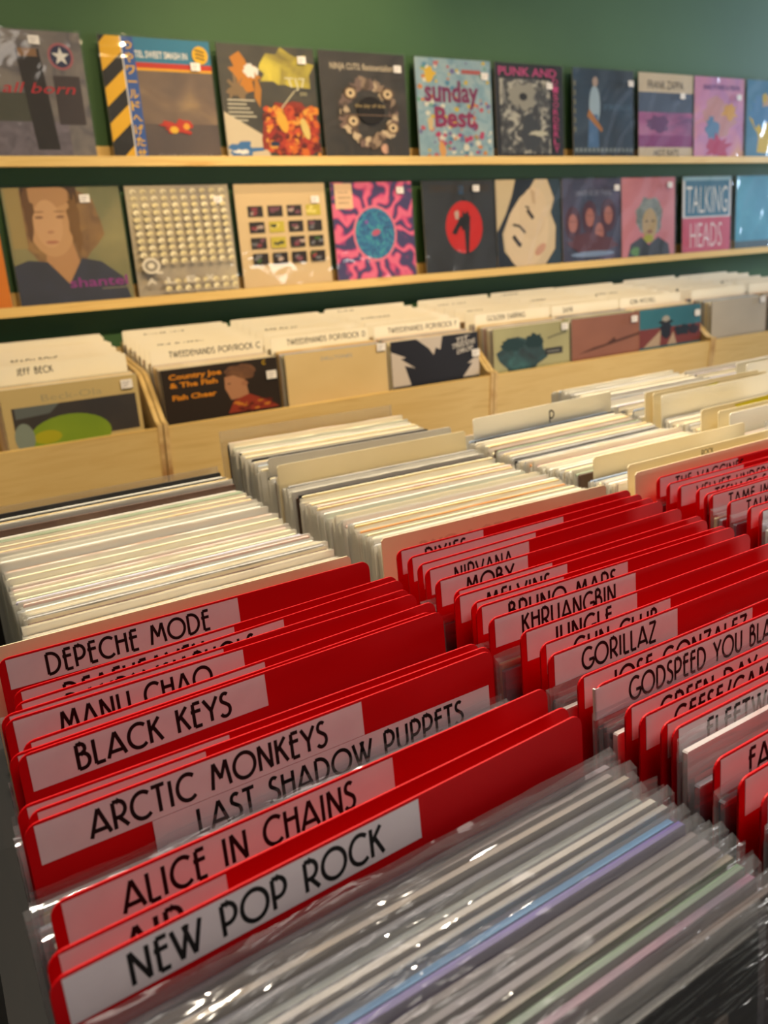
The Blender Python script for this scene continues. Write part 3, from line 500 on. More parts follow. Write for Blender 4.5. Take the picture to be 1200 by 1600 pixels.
def used(xl, ytop, label, group, tone=None, dz=0.0, rz=0.0, lean=LEAN, cat='record', name='used_record', sleeve=True, floor=None):
    k = tone if tone is not None else random.choices(range(len(TONES)), JW)[0]
    o = bpy.data.objects.new(name, JK[k]); COL.objects.link(o)
    yb = ytop-0.31*math.sin(lean); z0 = (base(yb) if floor is None else floor)+0.0015+dz
    o.location = (xl, yb, z0); o.rotation_euler = (PI/2-lean, 0, rz); tag(o, label, cat, group)
    if sleeve and k not in (9, 10):
        c = bpy.data.objects.new('plastic_sleeve', US[used_n[0] % 5]); COL.objects.link(c); c.parent = o
    used_n[0] += 1; return o
def lerp(tab, y):
    for (y0, x0), (y1, x1) in zip(tab, tab[1:]):
        if y <= y1 or (y1, x1) == tab[-1]: return x0+(x1-x0)*(y-y0)/(y1-y0)

# --- front records of the crates and what is filed behind them
CL = math.radians(6.5); CF = 0.562
def CArt(m):
    a = Art(m); a.vis = 0.41; return a
def crate_cover():
    A = []
    a = CArt(flat('#c0ab78')); a.txt('Beck-Ola', 0.28, 0.72, 0.13, flat('#9c9478'), 0.44, bold=-0.01); a.rect(0.06, 0.0, 0.97, 0.66, mottled('dusk_room_print', [(0.3, '#2e2c30'), (0.7, '#3e3834')], 5, 0.5)); a.shape([(0.08, 0.66), (0.40, 0.66), (0.32, 0.5), (0.08, 0.46)], flat('#5f6668')); a.ell(0.45, 0.06, 0.30, 0.38, mottled('green_fruit_print', [(0.3, '#6c8a1c'), (0.7, '#86a024')], 5, 0.3)); a.ell(0.28, 0.08, 0.10, 0.12, flat('#a8a424')); a.ell(0.12, 0.12, 0.07, 0.26, flat('#7f8c84')); A.append((a, 0.272, 'beige record cover with a green fruit in a dark room, front of the left crate', (0.91, 0.84)))
    a = CArt(flat('#2a211c')); a.txt('Country Joe', 0.06, 0.80, 0.10, flat('#cf8420'), 0.44, bold=0.035); a.txt('& The Fish', 0.06, 0.64, 0.10, flat('#cf8420'), 0.40, bold=0.035); a.txt('Fish Cheer', 0.07, 0.40, 0.10, flat('#cf8420'), 0.37, bold=0.035)
    a.blob(0.66, 0.78, 0.135, 0.16, mottled('brown_curls_print', [(0.3, '#4a2c1c'), (0.7, '#7e5434')], 26, 1), 5, 0.12); a.shape([(0.52, 0.72), (0.60, 0.74), (0.70, 0.62), (0.72, 0.30), (0.56, 0.26), (0.535, 0.40), (0.515, 0.50)], flat('#a8785a')); a.ell(0.69, 0.56, 0.03, 0.05, flat('#9a6a50')); a.ell(0.555, 0.585, 0.016, 0.01, K); a.shape([(0.52, 0.0), (0.98, 0.0), (0.90, 0.14), (0.72, 0.34), (0.58, 0.24)], flat('#8a3424')); a.scatter(20, (0.6, 0.02, 0.92, 0.2), 0.018, [flat('#c07a2c'), flat('#5a2018')], 3); a.txt('C', 0.86, 0.88, 0.09, flat('#c8a020'), bold=0.02); A.append((a, 0.645, 'dark record cover with orange lettering and a head in profile', (0.93, 0.66)))
    a = CArt(mottled('gold_beige_cover', [(0.3, '#cdb27c'), (0.7, '#d8bf8c')], 4, 0.5)); a.txt('DELLTONES', 0.34, 0.80, 0.075, flat('#8c98a8'), 0.31); A.append((a, 0.985, 'plain golden beige record cover in the middle of its crate', (0.94, 0.93)))
    a = CArt(flat('#1f1f28')); a.shape([(0.28, 1.0), (0.58, 1.0), (0.55, 0.70), (0.50, 0.76), (0.47, 0.60), (0.42, 0.76)], flat('#c4b9b0')); a.shape([(0, 0.78), (0.16, 0.62), (0.10, 0.60), (0.26, 0.36), (0.14, 0.44), (0.20, 0.0), (0, 0)], flat('#c4b9b0')); a.shape([(1, 0.5), (0.86, 0.30), (0.92, 0.30), (0.80, 0.0), (1, 0)], flat('#c4b9b0'))
    for k, t in enumerate(('TIT', 'TREDDIS', 'DROP')): a.txt(t, 0.74-0.05*(k == 1), 0.80-0.13*k, 0.11, flat('#d8d2cc'), (0.16, 0.28, 0.2)[k], shear=0.25, rot=0.12, bold=0.01)
    A.append((a, 1.316, 'black record cover with jagged white spikes and handwriting', (0.95, 0.52)))
    a = CArt(mottled('olive_cream_cover', [(0.3, '#97936a'), (0.7, '#aca87c')], 4, 0.4)); a.blob(0.36, 0.30, 0.34, 0.40, mottled('teal_figures_print', [(0.3, '#16282c'), (0.6, '#22484c'), (0.75, '#35686c')], 16, 1), 4, 0.18); a.blob(0.52, 0.60, 0.12, 0.18, flat('#1c3438'), 9, 0.2); a.blob(0.24, 0.58, 0.14, 0.16, flat('#203a3e'), 6, 0.2); a.rect(0.66, 0.22, 0.90, 0.38, flat('#2c2c30')); a.rect(0.69, 0.28, 0.86, 0.31, flat('#8a8a84')); a.line([(0.70, 0.62), (0.82, 0.68), (0.96, 0.72)], 0.015, flat('#62604c')); A.append((a, 1.690, 'olive cream record cover with dark teal figures', (0.92, 0.86)))
    a = CArt(mottled('desert_brown_cover', [(0.3, '#7d4c3a'), (0.7, '#935c46')], 4, 0.5)); a.shape([(0.08, 0.10), (0.3, 0.22), (0.5, 0.28), (0.62, 0.42), (0.64, 0.34), (1.0, 0.46), (1.0, 0.40), (0.6, 0.26), (0.3, 0.16)], flat('#4a2c22')); A.append((a, 2.014, 'brown desert record cover beside the teal and red one', (0.90, 0.82)))
    a = CArt(mottled('teal_sky_cover', [(0.3, '#1d6478'), (0.7, '#2a7688')], 4, 0.5)); a.rect(0, 0, 1, 0.48, flat('#7c3a3c')); a.ell(0.42, 0.62, 0.12, 0.05, K); a.ell(0.42, 0.70, 0.06, 0.09, flat('#a8a49c')); a.blob(0.42, 0.42, 0.09, 0.24, flat('#1d2434'), 3, 0.15); a.shape([(0.06, 0), (0.34, 0.42), (0.32, 0)], flat('#b9a28c')); a.shape([(0.44, 0), (0.54, 0.34), (0.60, 0)], flat('#b9a28c')); a.blob(0.68, 0.34, 0.12, 0.14, flat('#1c2a3a'), 5, 0.3); a.blob(0.88, 0.34, 0.08, 0.14, flat('#2c2434'), 6, 0.3); A.append((a, 2.333, 'teal and red record cover with dark figures in hats', (0.92, 0.76)))
    a = CArt(mottled('pale_grey_cover', [(0.3, '#a49a8c'), (0.7, '#b4aa9a')], 4, 0.4)); A.append((a, 2.706, 'plain pale grey record cover in the right crate', (0.9, 0.9)))
    a = CArt(flat('#22484c')); A.append((a, 3.042, 'dark teal record cover at the right photo edge in the last crate', None))
    return A
CARD_TXT = [['JEFF BECK', None, 'BEACH BOYS', None, None, None, 'TWEEDEHANDS POP/ROCK C'], ['TWEEDEHANDS POP/ROCK C', None, 'ERIC CLAPTON', None, None, 'CANNED HEAT', 'CREAM'], ['TWEEDEHANDS POP/ROCK D', None, None, 'BOB DYLAN', None, None, None],
            ['TWEEDEHANDS POP/ROCK F', None, None, 'FLEETWOOD', None, None, 'EAGLES'], ['GOLDEN EARRING', None, 'GENESIS', None, None, 'PETER GABRIEL', None], ['SAFIR', None, None, 'HENDRIX', None, None, 'HOOTERS'],
            ['JONI MITCHELL', None, None, 'ELTON JOHN', None, None, 'JETHRO TULL'], [None, None, 'MANFRED MANN', None, None, None, None], [None, None, None, 'MEAT LOAF', None, None, None]]
ORD = ['frontmost', 'second', 'third', 'fourth', 'fifth', 'sixth', 'hindmost']
ROW = ['first', 'second', 'third', 'fourth', 'fifth', 'sixth', 'seventh', 'eighth', 'ninth']
for c, (a, x, lab, stk) in enumerate(crate_cover()):
    r = random.Random(c+40)
    record(a, (x, -0.524+0.006*r.random(), CF+0.002+RW*math.cos(CL)), CL, (r.random()-0.5)*0.03, lab, 'front records of the plywood crates', None if c not in (6,) else 2, stk)
    grp = 'records filed in the crate column behind %s' % ('the ' + lab.split(',')[0])[:60]
    words = {0: 'green fruit cover', 1: 'orange lettered cover', 2: 'golden beige cover', 3: 'white spiked cover', 4: 'teal figures cover', 5: 'desert cover', 6: 'teal and red cover', 7: 'pale grey cover', 8: 'dark teal cover'}[c]
    for k in range(12 if c else 10):
        used(x+0.001+0.003*r.random()+0.0007*k, -0.518+0.0068*k+0.008, 'record packed upright in the crate behind the ' + words, 'records filed behind the ' + words, dz=0.004*r.random(), lean=CL, floor=CF, name='crate_record', sleeve=False)
    ys = [-0.424+0.062*k for k in range(7)]
    for k, y in enumerate(ys):
        xx = x+0.001+0.044*(y+0.5)/0.45+0.003*r.random(); cw, ch = 0.313, 0.345+0.006*r.random()
        b = MB(); q = 0.004; b.slab([(0, 0), (cw, 0), (cw, ch-q), (cw-q, ch), (q, ch), (0, ch-q)], -0.0006, 0.0006, M_white_card)
        o = b.build('divider_card'); rz = (r.random()-0.5)*0.018
        yb = y-0.31*math.sin(CL); o.location = (xx, yb, CF+0.0015); o.rotation_euler = (PI/2-CL, 0, rz)
        t = CARD_TXT[c][k]
        tag(o, ('white lettered divider card, %s in the crate behind the %s' if t else 'blank-topped white divider card, %s in the crate behind the %s') % (ORD[k], words), 'divider card', 'white divider cards in the crates')
        if t:
            b = MB(); wd = min(0.26, text_width(t)*0.0150); deco(b, t, 0.05, ch-0.024, 0.015, M_ink, 0.0008, wd, 0.15); b.build('lettering', o)
        for j in range(3):
            used(xx+0.001*(r.random()-0.5), y+0.012+0.0072*j, 'record packed upright in the crate behind the ' + words, 'records filed behind the ' + words, dz=0.004*r.random(), lean=CL, floor=CF, name='crate_record', sleeve=False)
    # first card right behind the front records is the tallest lettered one

# ------------------------------------------------------------------ dark bins in the foreground
PARTS = [(-0.034, 0.034)]
def quad_panel(b, p0, p1, t, z0, z1a, z1b, m):
    """upright board from p0 to p1 (plan), thickness t to the right of it"""
    (xa, ya), (xb, yb) = p0, p1
    v = [(xa, ya, z0), (xa+t, ya, z0), (xb+t, yb, z0), (xb, yb, z0), (xa, ya, z1a), (xa+t, ya, z1a), (xb+t, yb, z1b), (xb, yb, z1b)]
    b.mesh(v, [(0, 3, 2, 1), (4, 5, 6, 7), (0, 1, 5, 4), (1, 2, 6, 5), (2, 3, 7, 6), (3, 0, 4, 7)], m)
y0, y1 = -2.62, -1.30
xf0, xb0, xf1, xb1 = -0.372, -0.331, 1.83, 1.83
b = MB(); b.prism_x([(y0, base(y0)-0.012), (y0, base(y0)), (-1.714, 0.606), (y1, 0.606), (y1, 0.594), (-1.714, 0.594)], xf0+0.012, xf1, M_dark); bin_o = b.build('record_bin')
tag(bin_o, 'wide dark-stained wooden record bin holding the red dividers and the white-edged records', 'record bin')
for name, p, q in [('side_panel', (xf0-0.012, y0), (xb0-0.012, y1)), ('side_panel', (xf1, y0), (xb1, y1))]+[('partition', (f_, y0), (b_, y1)) for f_, b_ in PARTS]:
    b = MB(); quad_panel(b, p, q, 0.012 if name == 'side_panel' else 0.004, 0.55 if name == 'side_panel' else 0.674, 0.86, 0.80, M_dark); b.build(name, bin_o)
b = MB(); b.box((xf0, y0-0.012, 0.55), (xf1, y0, 0.88), M_dark); b.build('front_panel', bin_o)
b = MB(); b.box((xb0, y1, 0.55), (xb1, y1+0.012, 0.82), M_dark); b.build('back_panel', bin_o)
b = MB(); b.box((-0.38, -2.60, 0.06), (1.84, -1.44, 0.548), M_dark); st = b.build('bin_stand'); tag(st, 'wide dark wooden cabinet carrying the foreground record bins', 'cabinet')
b = MB(); b.box((-0.34, -2.54, 0.0), (1.80, -1.50, 0.06), M_dark); b.build('plinth', st)

# --- red dividers with label strips
def rounded(w, h, r):
    return [(0, 0), (w, 0)] + [(w-r+r*math.cos(math.radians(a)), h-r+r*math.sin(math.radians(a))) for a in range(0, 91, 18)] + [(r+r*math.cos(math.radians(a)), h-r+r*math.sin(math.radians(a))) for a in range(90, 181, 18)]
_red = {}
def divider(x, y, z, rot, text, label, group, lab_end=None, text_end=None, extra=None, wrap=False, u0=0.0055, lean=LEAN, w=0.315, tilt=0.0):
    yb = y-0.345*math.sin(lean); h = (z-base(yb)-0.001)/math.cos(lean); hk = round(h, 3)
    if hk not in _red:
        b = MB(); b.slab(rounded(w, hk, 0.008), -0.0006, 0.0006, M_red); _red[hk] = b.data('divider_card')
    o = link('divider_card', _red[hk]); stand(o, (x, y, z), hk, lean, math.radians(rot)); tag(o, label, 'divider card', group)
    te = text_end if text_end else (0.032+text_width(text)*0.0155 if text else 0.12)
    le = lab_end if lab_end else te+0.025
    def strip(ua, ub, top, hh, t, ta, tb, zz, sub=None):
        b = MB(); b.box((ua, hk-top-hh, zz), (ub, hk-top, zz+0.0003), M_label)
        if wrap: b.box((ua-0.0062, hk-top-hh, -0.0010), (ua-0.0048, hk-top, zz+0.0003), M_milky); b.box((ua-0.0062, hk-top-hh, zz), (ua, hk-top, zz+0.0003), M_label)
        s = b.build('label_strip', o)
        if t:
            b = MB(); deco(b, t, ta, hk-top-hh+0.0036, 0.0162, M_ink, zz+0.00045, tb-ta); b.build('lettering', s)
    strip(u0, le, 0.0016, 0.0232, text, 0.032, te, 0.0007)
    if extra: strip(extra[0], extra[1], extra[2], 0.0232, extra[3], extra[4], extra[5], 0.0012)
    return o
GA = 'red dividers in the left bin'; GB = 'red dividers in the middle bin'; GC = 'red dividers in the right-hand bin'
ADIV = [
 (0.017, -2.312, 1.007, 3.7, 'NEW POP ROCK', 'red divider lettered New Pop Rock, frontmost in the left bin', dict(lab_end=0.190, text_end=0.166)),
 (0.019, -2.297, 1.005, 3.3, 'AIR', 'red divider with a short white label, directly behind the New Pop Rock one', dict(lab_end=0.083)),
 (0.027, -2.263, 1.000, 2.3, 'ALICE IN CHAINS', 'red divider with a three-word label, third from the front in the left bin', dict(lab_end=0.192, text_end=0.165)),
 (0.027, -2.202, 1.000, 1.5, 'ARCTIC MONKEYS', 'red divider with two labels one above the other, in the left bin', dict(lab_end=0.206, text_end=0.179, extra=(0.065, 0.309, 0.0250, 'LAST SHADOW PUPPETS', 0.090, 0.285))),
 (0.031, -2.191, 0.999, 0.8, None, 'red divider with a hidden label, directly behind the two-label one', dict(lab_end=0.100)),
 (0.027, -2.184, 0.999, 1.0, None, 'red divider with a hidden label, second behind the two-label one', dict(lab_end=0.122)),
 (0.036, -2.134, 0.997, 2.2, 'BLACK KEYS', 'red divider in the left bin with a two-word label starting with B', dict(lab_end=0.161, text_end=0.134)),
 (0.032, -2.128, 0.995, 2.4, None, 'red divider touching the back of the one labelled with B', dict(lab_end=0.100)),
 (0.041, -2.122, 0.997, 3.1, None, 'red divider with only a label rim showing, second behind the one labelled with B', dict(lab_end=0.163)),
 (0.036, -2.092, 0.997, 1.2, 'MANU CHAO', 'red divider with half-hidden label starting with M in the left bin', dict(lab_end=0.162, text_end=0.137)),
 (0.035, -2.087, 0.998, 1.9, None, 'red divider with a blank label rim, behind the one starting with M', dict(lab_end=0.151)),
 (0.045, -2.070, 0.994, 3.3, 'DANDY WARHOLS', 'red divider with half-hidden long label, third from the back of the left bin reds', dict(lab_end=0.200, text_end=0.174)),
 (0.048, -2.049, 0.991, 2.1, 'DEAFHEAVEN', 'red divider with barely showing label, second from the back of the left bin reds', dict(lab_end=0.162, text_end=0.137)),
 (0.047, -1.993, 0.988, 0.1, 'DEPECHE MODE', 'rearmost red divider of the left bin, fully readable two-word label', dict(lab_end=0.187, text_end=0.161)),
]
for x, y, z, rot, t, lab, kw in ADIV: divider(x, y, z, rot, t, lab, GA, **kw)
BDIV = [
 (0.406, -1.970, 0.978, -0.3, 'PIXIES', 'rearmost red divider of the middle bin, beside the cream card', dict(lab_end=0.104)),
 (0.406, -1.989, 0.978, 0.1, None, 'red divider second from the back of the middle bin, label hidden', dict(lab_end=0.196)),
 (0.401, -2.013, 0.981, 0.8, None, 'red divider third from the back of the middle bin, label hidden', dict(lab_end=0.143)),
 (0.399, -2.028, 0.982, 0.9, 'NIRVANA', 'red divider fourth from the back of the middle bin, letter tops showing', dict(lab_end=0.123, text_end=0.102)),
 (0.389, -2.058, 0.986, 0.3, 'MOBY', 'red divider in the middle bin with a four-letter label', dict(lab_end=0.104)),
 (0.392, -2.081, 0.985, 0.2, None, 'red divider right behind the seven-letter label starting with M in the middle bin', dict(lab_end=0.110)),
 (0.385, -2.091, 0.986, -0.2, 'MELVINS', 'red divider in the middle bin with a half-hidden seven-letter label starting with M', dict(lab_end=0.125)),
 (0.392, -2.105, 0.984, -0.9, None, 'red divider in the middle bin touching the back of the two-word label starting with B', dict(lab_end=0.10)),
 (0.386, -2.119, 0.988, -0.7, 'BRUNO MARS', 'red divider in the middle bin with a half-hidden two-word label starting with B', dict(lab_end=0.169)),
 (0.378, -2.145, 0.991, -0.2, 'KHRUANGBIN', 'red divider in the middle bin with a nearly whole label starting with K', dict(lab_end=0.160, text_end=0.136)),
 (0.386, -2.173, 0.990, 0.4, 'JUNGLE', 'red divider in the middle bin with a half-hidden label starting with J', dict(lab_end=0.125)),
 (0.386, -2.195, 0.990, 0.5, 'GUN CLUB', 'red divider in the middle bin right behind the whole label ending with Z', dict(lab_end=0.140)),
 (0.380, -2.210, 0.990, 0.6, 'GORILLAZ', 'red divider in the middle bin with a whole label ending with Z', dict(lab_end=0.137, text_end=0.112)),
 (0.377, -2.243, 0.990, 0.8, 'JOSE GONZALEZ', 'red divider in the middle bin just behind the white-edged long label', dict(lab_end=0.190)),
 (0.379, -2.257, 0.990, 0.8, 'GODSPEED YOU BLACK EMPEROR', 'red divider in the middle bin with a full-width label folded round its left edge', dict(lab_end=0.305, text_end=0.292, wrap=True)),
 (0.377, -2.286, 0.990, 1.0, 'GREEN DAY', 'red divider in the middle bin just before the full-width folded label', dict(lab_end=0.150)),
 (0.377, -2.298, 0.990, 1.2, 'GEESE/CAMERON WINTER', 'red divider in the middle bin with a label containing a slash', dict(lab_end=0.28)),
 (0.382, -2.311, 0.990, 1.2, None, 'red divider in the middle bin directly behind the white-sided record', dict(lab_end=0.12)),
 (0.384, -2.318, 0.990, 1.4, 'FLEETWOOD MAC', 'red divider in the middle bin with its label behind a clear sleeve', dict(lab_end=0.20)),
 (0.380, -2.352, 0.990, 1.6, 'FAITH NO MORE', 'red divider in the middle bin at the right photo edge, label starting with F', dict(lab_end=0.20)),
 (0.377, -2.371, 0.990, 1.8, None, 'red divider second from the front of the middle bin, label corner showing', dict(lab_end=0.15)),
 (0.375, -2.387, 0.990, 2.0, None, 'red divider frontmost in the middle bin, a sliver at the right photo edge', dict(lab_end=0.15)),
]
for x, y, z, rot, t, lab, kw in BDIV: divider(x, y, z, rot, t, lab, GB, **kw)
CDIV = [
 (0.794, -1.946, 0.970, 0.0, 'THE VACCINES', 'rearmost red divider of the right-hand bin, in front of two cream cards', dict(lab_end=0.150)),
 (0.786, -1.968, 0.970, 0.0, None, 'red divider second from the back of the right-hand bin', dict(lab_end=0.140)),
 (0.790, -1.981, 0.970, 0.0, 'VELVET UNDERGROUND', 'red divider third from the back of the right-hand bin, half-hidden long label', dict(lab_end=0.24)),
 (0.799, -2.000, 0.970, 0.2, 'TEENAGE FANCLUB', 'red divider fourth from the back of the right-hand bin', dict(lab_end=0.20)),
 (0.793, -2.016, 0.970, 0.2, None, 'red divider touching the back of the half-hidden label in the right-hand bin', dict(lab_end=0.12)),
 (0.796, -2.021, 0.970, 0.2, 'TAME IMPALA', 'red divider sixth from the back of the right-hand bin, label half hidden', dict(lab_end=0.16)),
 (0.793, -2.047, 0.970, 0.2, 'TALK TALK', 'red divider in the right-hand bin with the most readable label there', dict(lab_end=0.13)),
 (0.797, -2.070, 0.970, 0.4, None, 'red divider second from the front in view of the right-hand bin', dict(lab_end=0.13)),
 (0.799, -2.083, 0.970, 0.4, None, 'red divider frontmost in view of the right-hand bin', dict(lab_end=0.13)),
]
for x, y, z, rot, t, lab, kw in CDIV: divider(x, y, z, rot, t, lab, GC, **kw)

# --- cream and grey card dividers
def card(x, y, z, rot, m, label, w=0.315, text=None, mirror=None, mark=None, lean=LEAN, name='divider_card', group='plain card dividers in the foreground bins'):
    yb = y-0.33*math.sin(lean); h = (z-base(yb)-0.001)/math.cos(lean)
    b = MB(); q = 0.003; b.slab([(0, 0), (w, 0), (w, h-q), (w-q, h), (q, h), (0, h-q)], -0.0006, 0.0006, m)
    o = b.build(name); stand(o, (x, y, z), h, lean, math.radians(rot)); tag(o, label, 'divider card', group)
    if text: b = MB(); deco(b, text[0], text[1]*w, h-text[2], text[3], M_ink, 0.0008, None, 0.13); b.build('lettering', o)
    if mirror: b = MB(); deco(b, mirror, w*0.86, h-0.032, 0.018, M_ghost, 0.0008, w*0.72, 0.16, True); tag(b.build('lettering', o), 'faint mirrored lettering showing through')
    if mark:
        b = MB()
        for (xa, ya, xb, yb_) in mark: b.poly([(w*xa, h-ya, 0.0009), (w*xb, h-ya+0.004, 0.0009), (w*xb-0.012, h-yb_+0.004, 0.0009), (w*xa+0.02, h-yb_, 0.0009)], flat('#d9cc1c'))
        tag(b.build('yellow_mark', o), 'yellow patch')
    return o
card(0.041, -1.969, 0.986, -0.1, M_cream, 'cream card directly behind the rearmost red divider of the left bin')
card(0.431, -1.902, 0.961, -1.6, M_cream, 'cream card with faint mirrored lettering behind the red dividers of the middle bin', mirror='SOUNDTRACKS')
card(0.465, -1.579, 0.948, -1.2, M_cream, 'cream card standing above the white records at the back of the middle bin')
card(0.480, -1.515, 0.939, -2.4, M_grey_card, 'grey card behind the tall cream card at the back of the middle bin')
card(0.822, -1.550, 0.952, 1.7, M_white_card, 'pale card marked with a handwritten P', text=('P', 0.52, 0.032, 0.020))
card(0.824, -1.812, 0.956, -0.4, M_cream, 'cream card among the white records above the blue-topped record')
card(0.798, -1.896, 0.972, 0.3, M_cream, 'cream card with a small printed word behind another cream card, right-hand bin', text=('ROCK', 0.44, 0.012, 0.007))
card(0.783, -1.922, 0.972, 0.3, M_cream, 'cream card directly behind the rearmost red divider of the right-hand bin')
card(1.146, -1.610, 0.962, 1.0, M_cream, 'cream card, hindmost of three close together in the yellow-marked bin')
card(1.153, -1.622, 0.962, 1.0, M_cream, 'cream card with a thin yellow mark, middle of three close together', mark=[(0.42, 0.006, 0.56, 0.011)])
card(1.152, -1.641, 0.962, 1.0, M_white_card, 'cream card, front of three close together in the yellow-marked bin')
card(1.129, -1.741, 0.962, 1.0, M_cream, 'cream card with a large yellow patch near the right photo edge', mark=[(0.26, 0.004, 0.60, 0.018), (0.20, 0.021, 0.40, 0.028)])
card(1.141, -1.764, 0.962, 1.0, M_cream, 'cream card right in front of the yellow-patched one')
card(1.145, -1.782, 0.962, 1.0, M_white_card, 'pale card second in front of the yellow-patched one')
card(1.482, -1.540, 0.962, 1.0, M_white_card, 'pale card hindmost of two in the bin at the right photo edge')
card(1.486, -1.560, 0.962, 1.0, M_white_card, 'pale card front of two in the bin at the right photo edge')

# --- used records packed in the bins
def pack(x_of, y0, y1, n, label, group, skip=(), tones=None, seed=0, turn=((-2, 0), (-1, 0))):
    r = random.Random(seed); random.seed(seed+100); px = 0
    for k in range(n):
        y = y0+(y1-y0)*k/(n-1)
        if any(abs(y-s) < 0.0078 for s in skip): continue
        px = 0.7*px+0.3*(r.random()-0.5)*0.014
        used(x_of(y)+px+0.003*(r.random()-0.5), y, label, group, None if not tones or k not in tones else tones[k], dz=0.009*r.random()**1.6, rz=math.radians((r.random()-0.5)*0.05+lerp(turn, y)))
pack(lambda y: lerp([(-1.95, 0.068), (-1.82, 0.094), (-1.48, 0.104)], y), -1.958, -1.480, 80, 'used record with pale top edge packed in the left bin behind the cream card', 'used records packed in the left bin', tones={79: 10, 78: 10, 77: 3, 69: 9, 68: 9, 48: 6, 47: 6, 20: 9, 30: 11, 31: 11, 12: 8, 13: 8, 60: 6, 38: 4}, seed=1)
pack(lambda y: lerp([(-1.90, 0.455), (-1.58, 0.472), (-1.36, 0.482)], y), -1.893, -1.352, 86, 'used record with pale top edge packed in the middle bin behind the cream card', 'used records packed in the middle bin', skip=(-1.579, -1.517), tones={41: 10, 42: 9, 84: 10, 85: 10, 64: 7, 25: 8, 26: 8, 14: 6, 32: 4}, seed=2, turn=((-1.9, -1.6), (-1.579, -1.2), (-1.515, -1.9), (-1.35, -2.0)))
pack(lambda y: 0.811, -1.886, -1.530, 62, 'used record with pale top edge packed in the bin of the P card', 'used records packed in the P card bin', skip=(-1.549, -1.812), tones={10: 7, 11: 7, 9: 7}, seed=3, turn=((-1.89, 0.3), (-1.812, -0.4), (-1.546, 1.7), (-1.5, 1.7)))
pack(lambda y: 1.160, -1.900, -1.370, 72, 'used record with pale top edge packed in the bin of the yellow-marked cards', 'used records packed in the yellow-marked bin', skip=(-1.610, -1.622, -1.637, -1.645, -1.741, -1.764, -1.782, -1.842), seed=4, turn=((-1.9, 1.0), (-1.3, 1.0)))
pack(lambda y: 1.500, -1.720, -1.400, 34, 'used record with pale top edge packed in the bin at the right photo edge', 'used records packed in the right edge bin', skip=(-1.54, -1.56), seed=5, turn=((-1.9, 1.0), (-1.3, 1.0)))
# tall clear sleeves standing at the back of the middle bin and among the yellow-marked cards
def tall_sleeve(x, y, z, rot, label, w=0.318):
    yb = y-0.33*math.sin(LEAN); h = (z-base(yb)-0.001)/math.cos(LEAN); b = MB(); n = 10
    for zz in (-0.0015, 0.0015): b.mesh([(w*i/n, j*h, zz+0.0008*noise.noise(Vector((i*0.6, y*9, j)))) for j in (0, 1) for i in range(n+1)], [(i, i+1, n+2+i, n+1+i) for i in range(n)], M_sheet, True)
    b.box((0, 0, -0.0015), (0.0005, h, 0.0015), M_sheet); b.box((w-0.0005, 0, -0.0015), (w, h, 0.0015), M_sheet)
    o = b.build('empty_sleeve'); stand(o, (x, y, z), h, LEAN, math.radians(rot)); tag(o, label, 'plastic sleeve'); return o
tall_sleeve(0.478, -1.337, 0.938, -2.0, 'clear plastic sleeve standing tallest at the back of the middle bin')
tall_sleeve(1.150, -1.842, 0.962, 1.0, 'clear plastic sleeve in front of the pale cards near the right photo edge')
tall_sleeve(0.104, -1.466, 0.925, 0.0, 'clear plastic sleeve behind the dark record at the back of the left bin')

# --- new records in clear sleeves
def stock_sleeve(seed):
    b = MB(); w, h = 0.322, 0.318+0.0015*(seed % 4); nx, ny = 26, 6; tops = []
    for sgn in (-1, 1):
        v = []; hh = h if sgn < 0 else h-0.003
        for j in range(ny+1):
            for i in range(nx+1):
                top = (j/ny)**2; yy = (hh+0.003)*(j/ny)**0.4-0.003
                d = sgn*(0.0021+0.0003*top)+0.0006*top*noise.noise(Vector((i*0.55, seed*9+sgn*2, 0)))+0.0003*noise.noise(Vector((i*1.7, j*1.1, seed*4+sgn)))
                if i in (0, nx): d += 0.0009*top*math.sin(seed*2.1+i)
                v.append((-0.005+w*i/nx, yy+0.0022*top*noise.noise(Vector((i*0.35, seed, sgn))), d))
        tops.append(v[-(nx+1):])
        b.mesh(v, [(j*(nx+1)+i, j*(nx+1)+i+1, (j+1)*(nx+1)+i+1, (j+1)*(nx+1)+i) for j in range(ny) for i in range(nx)], M_clear, True)
    if seed % 3:                                  # the flap is folded down over the top edge
        v = tops[0]+[(x, y+0.0006, 0.25*z+0.0004) for x, y, z in tops[1]]+tops[1]; n = nx+1
        b.mesh(v, [(k*n+i, k*n+i+1, (k+1)*n+i+1, (k+1)*n+i) for k in (0, 1) for i in range(nx)], M_clear, True)
    for x in (-0.005, w-0.005): b.mesh([(x, 0, -0.0021), (x, 0, 0.0021), (x, h*0.97, 0.0023), (x, h*0.97, -0.0023)], [(0, 1, 2, 3)], M_clear)
    return b.data('plastic_sleeve')
SS = [stock_sleeve(k) for k in range(9)]
_new = {}
def sleeved(x, ytop, z, rot, hexes, label, group, lean=LEAN, dz=0.0, name='sleeved_record'):
    if hexes not in _new:
        c1, c2 = hexes; e = mottled('jacket_%s_%s' % (c1[1:], c2[1:]), [(0.42, c1), (0.58, c2)], 7.0, 0.5, (1.2, 2.5, 1), 0.4)
        b = MB(); b.slab([(0, 0), (0.312, 0), (0.312, 0.309), (0.311, 0.310), (0.001, 0.310), (0, 0.309)], -0.0019, 0.0019, e); _new[hexes] = b.data('sleeved_record')
    o = link(name, _new[hexes]); yb = ytop-0.31*math.sin(lean)
    zt = z if z else base(yb)+0.0084+0.31*math.cos(lean)+dz
    stand(o, (x, ytop, zt), 0.310, lean, math.radians(rot)); tag(o, label, 'record', group)
    link('plastic_sleeve', SS[(len(label)+int(abs(ytop)*1000)) % 9], o); return o
GF = 'clear-sleeved records in front of the New Pop Rock divider'
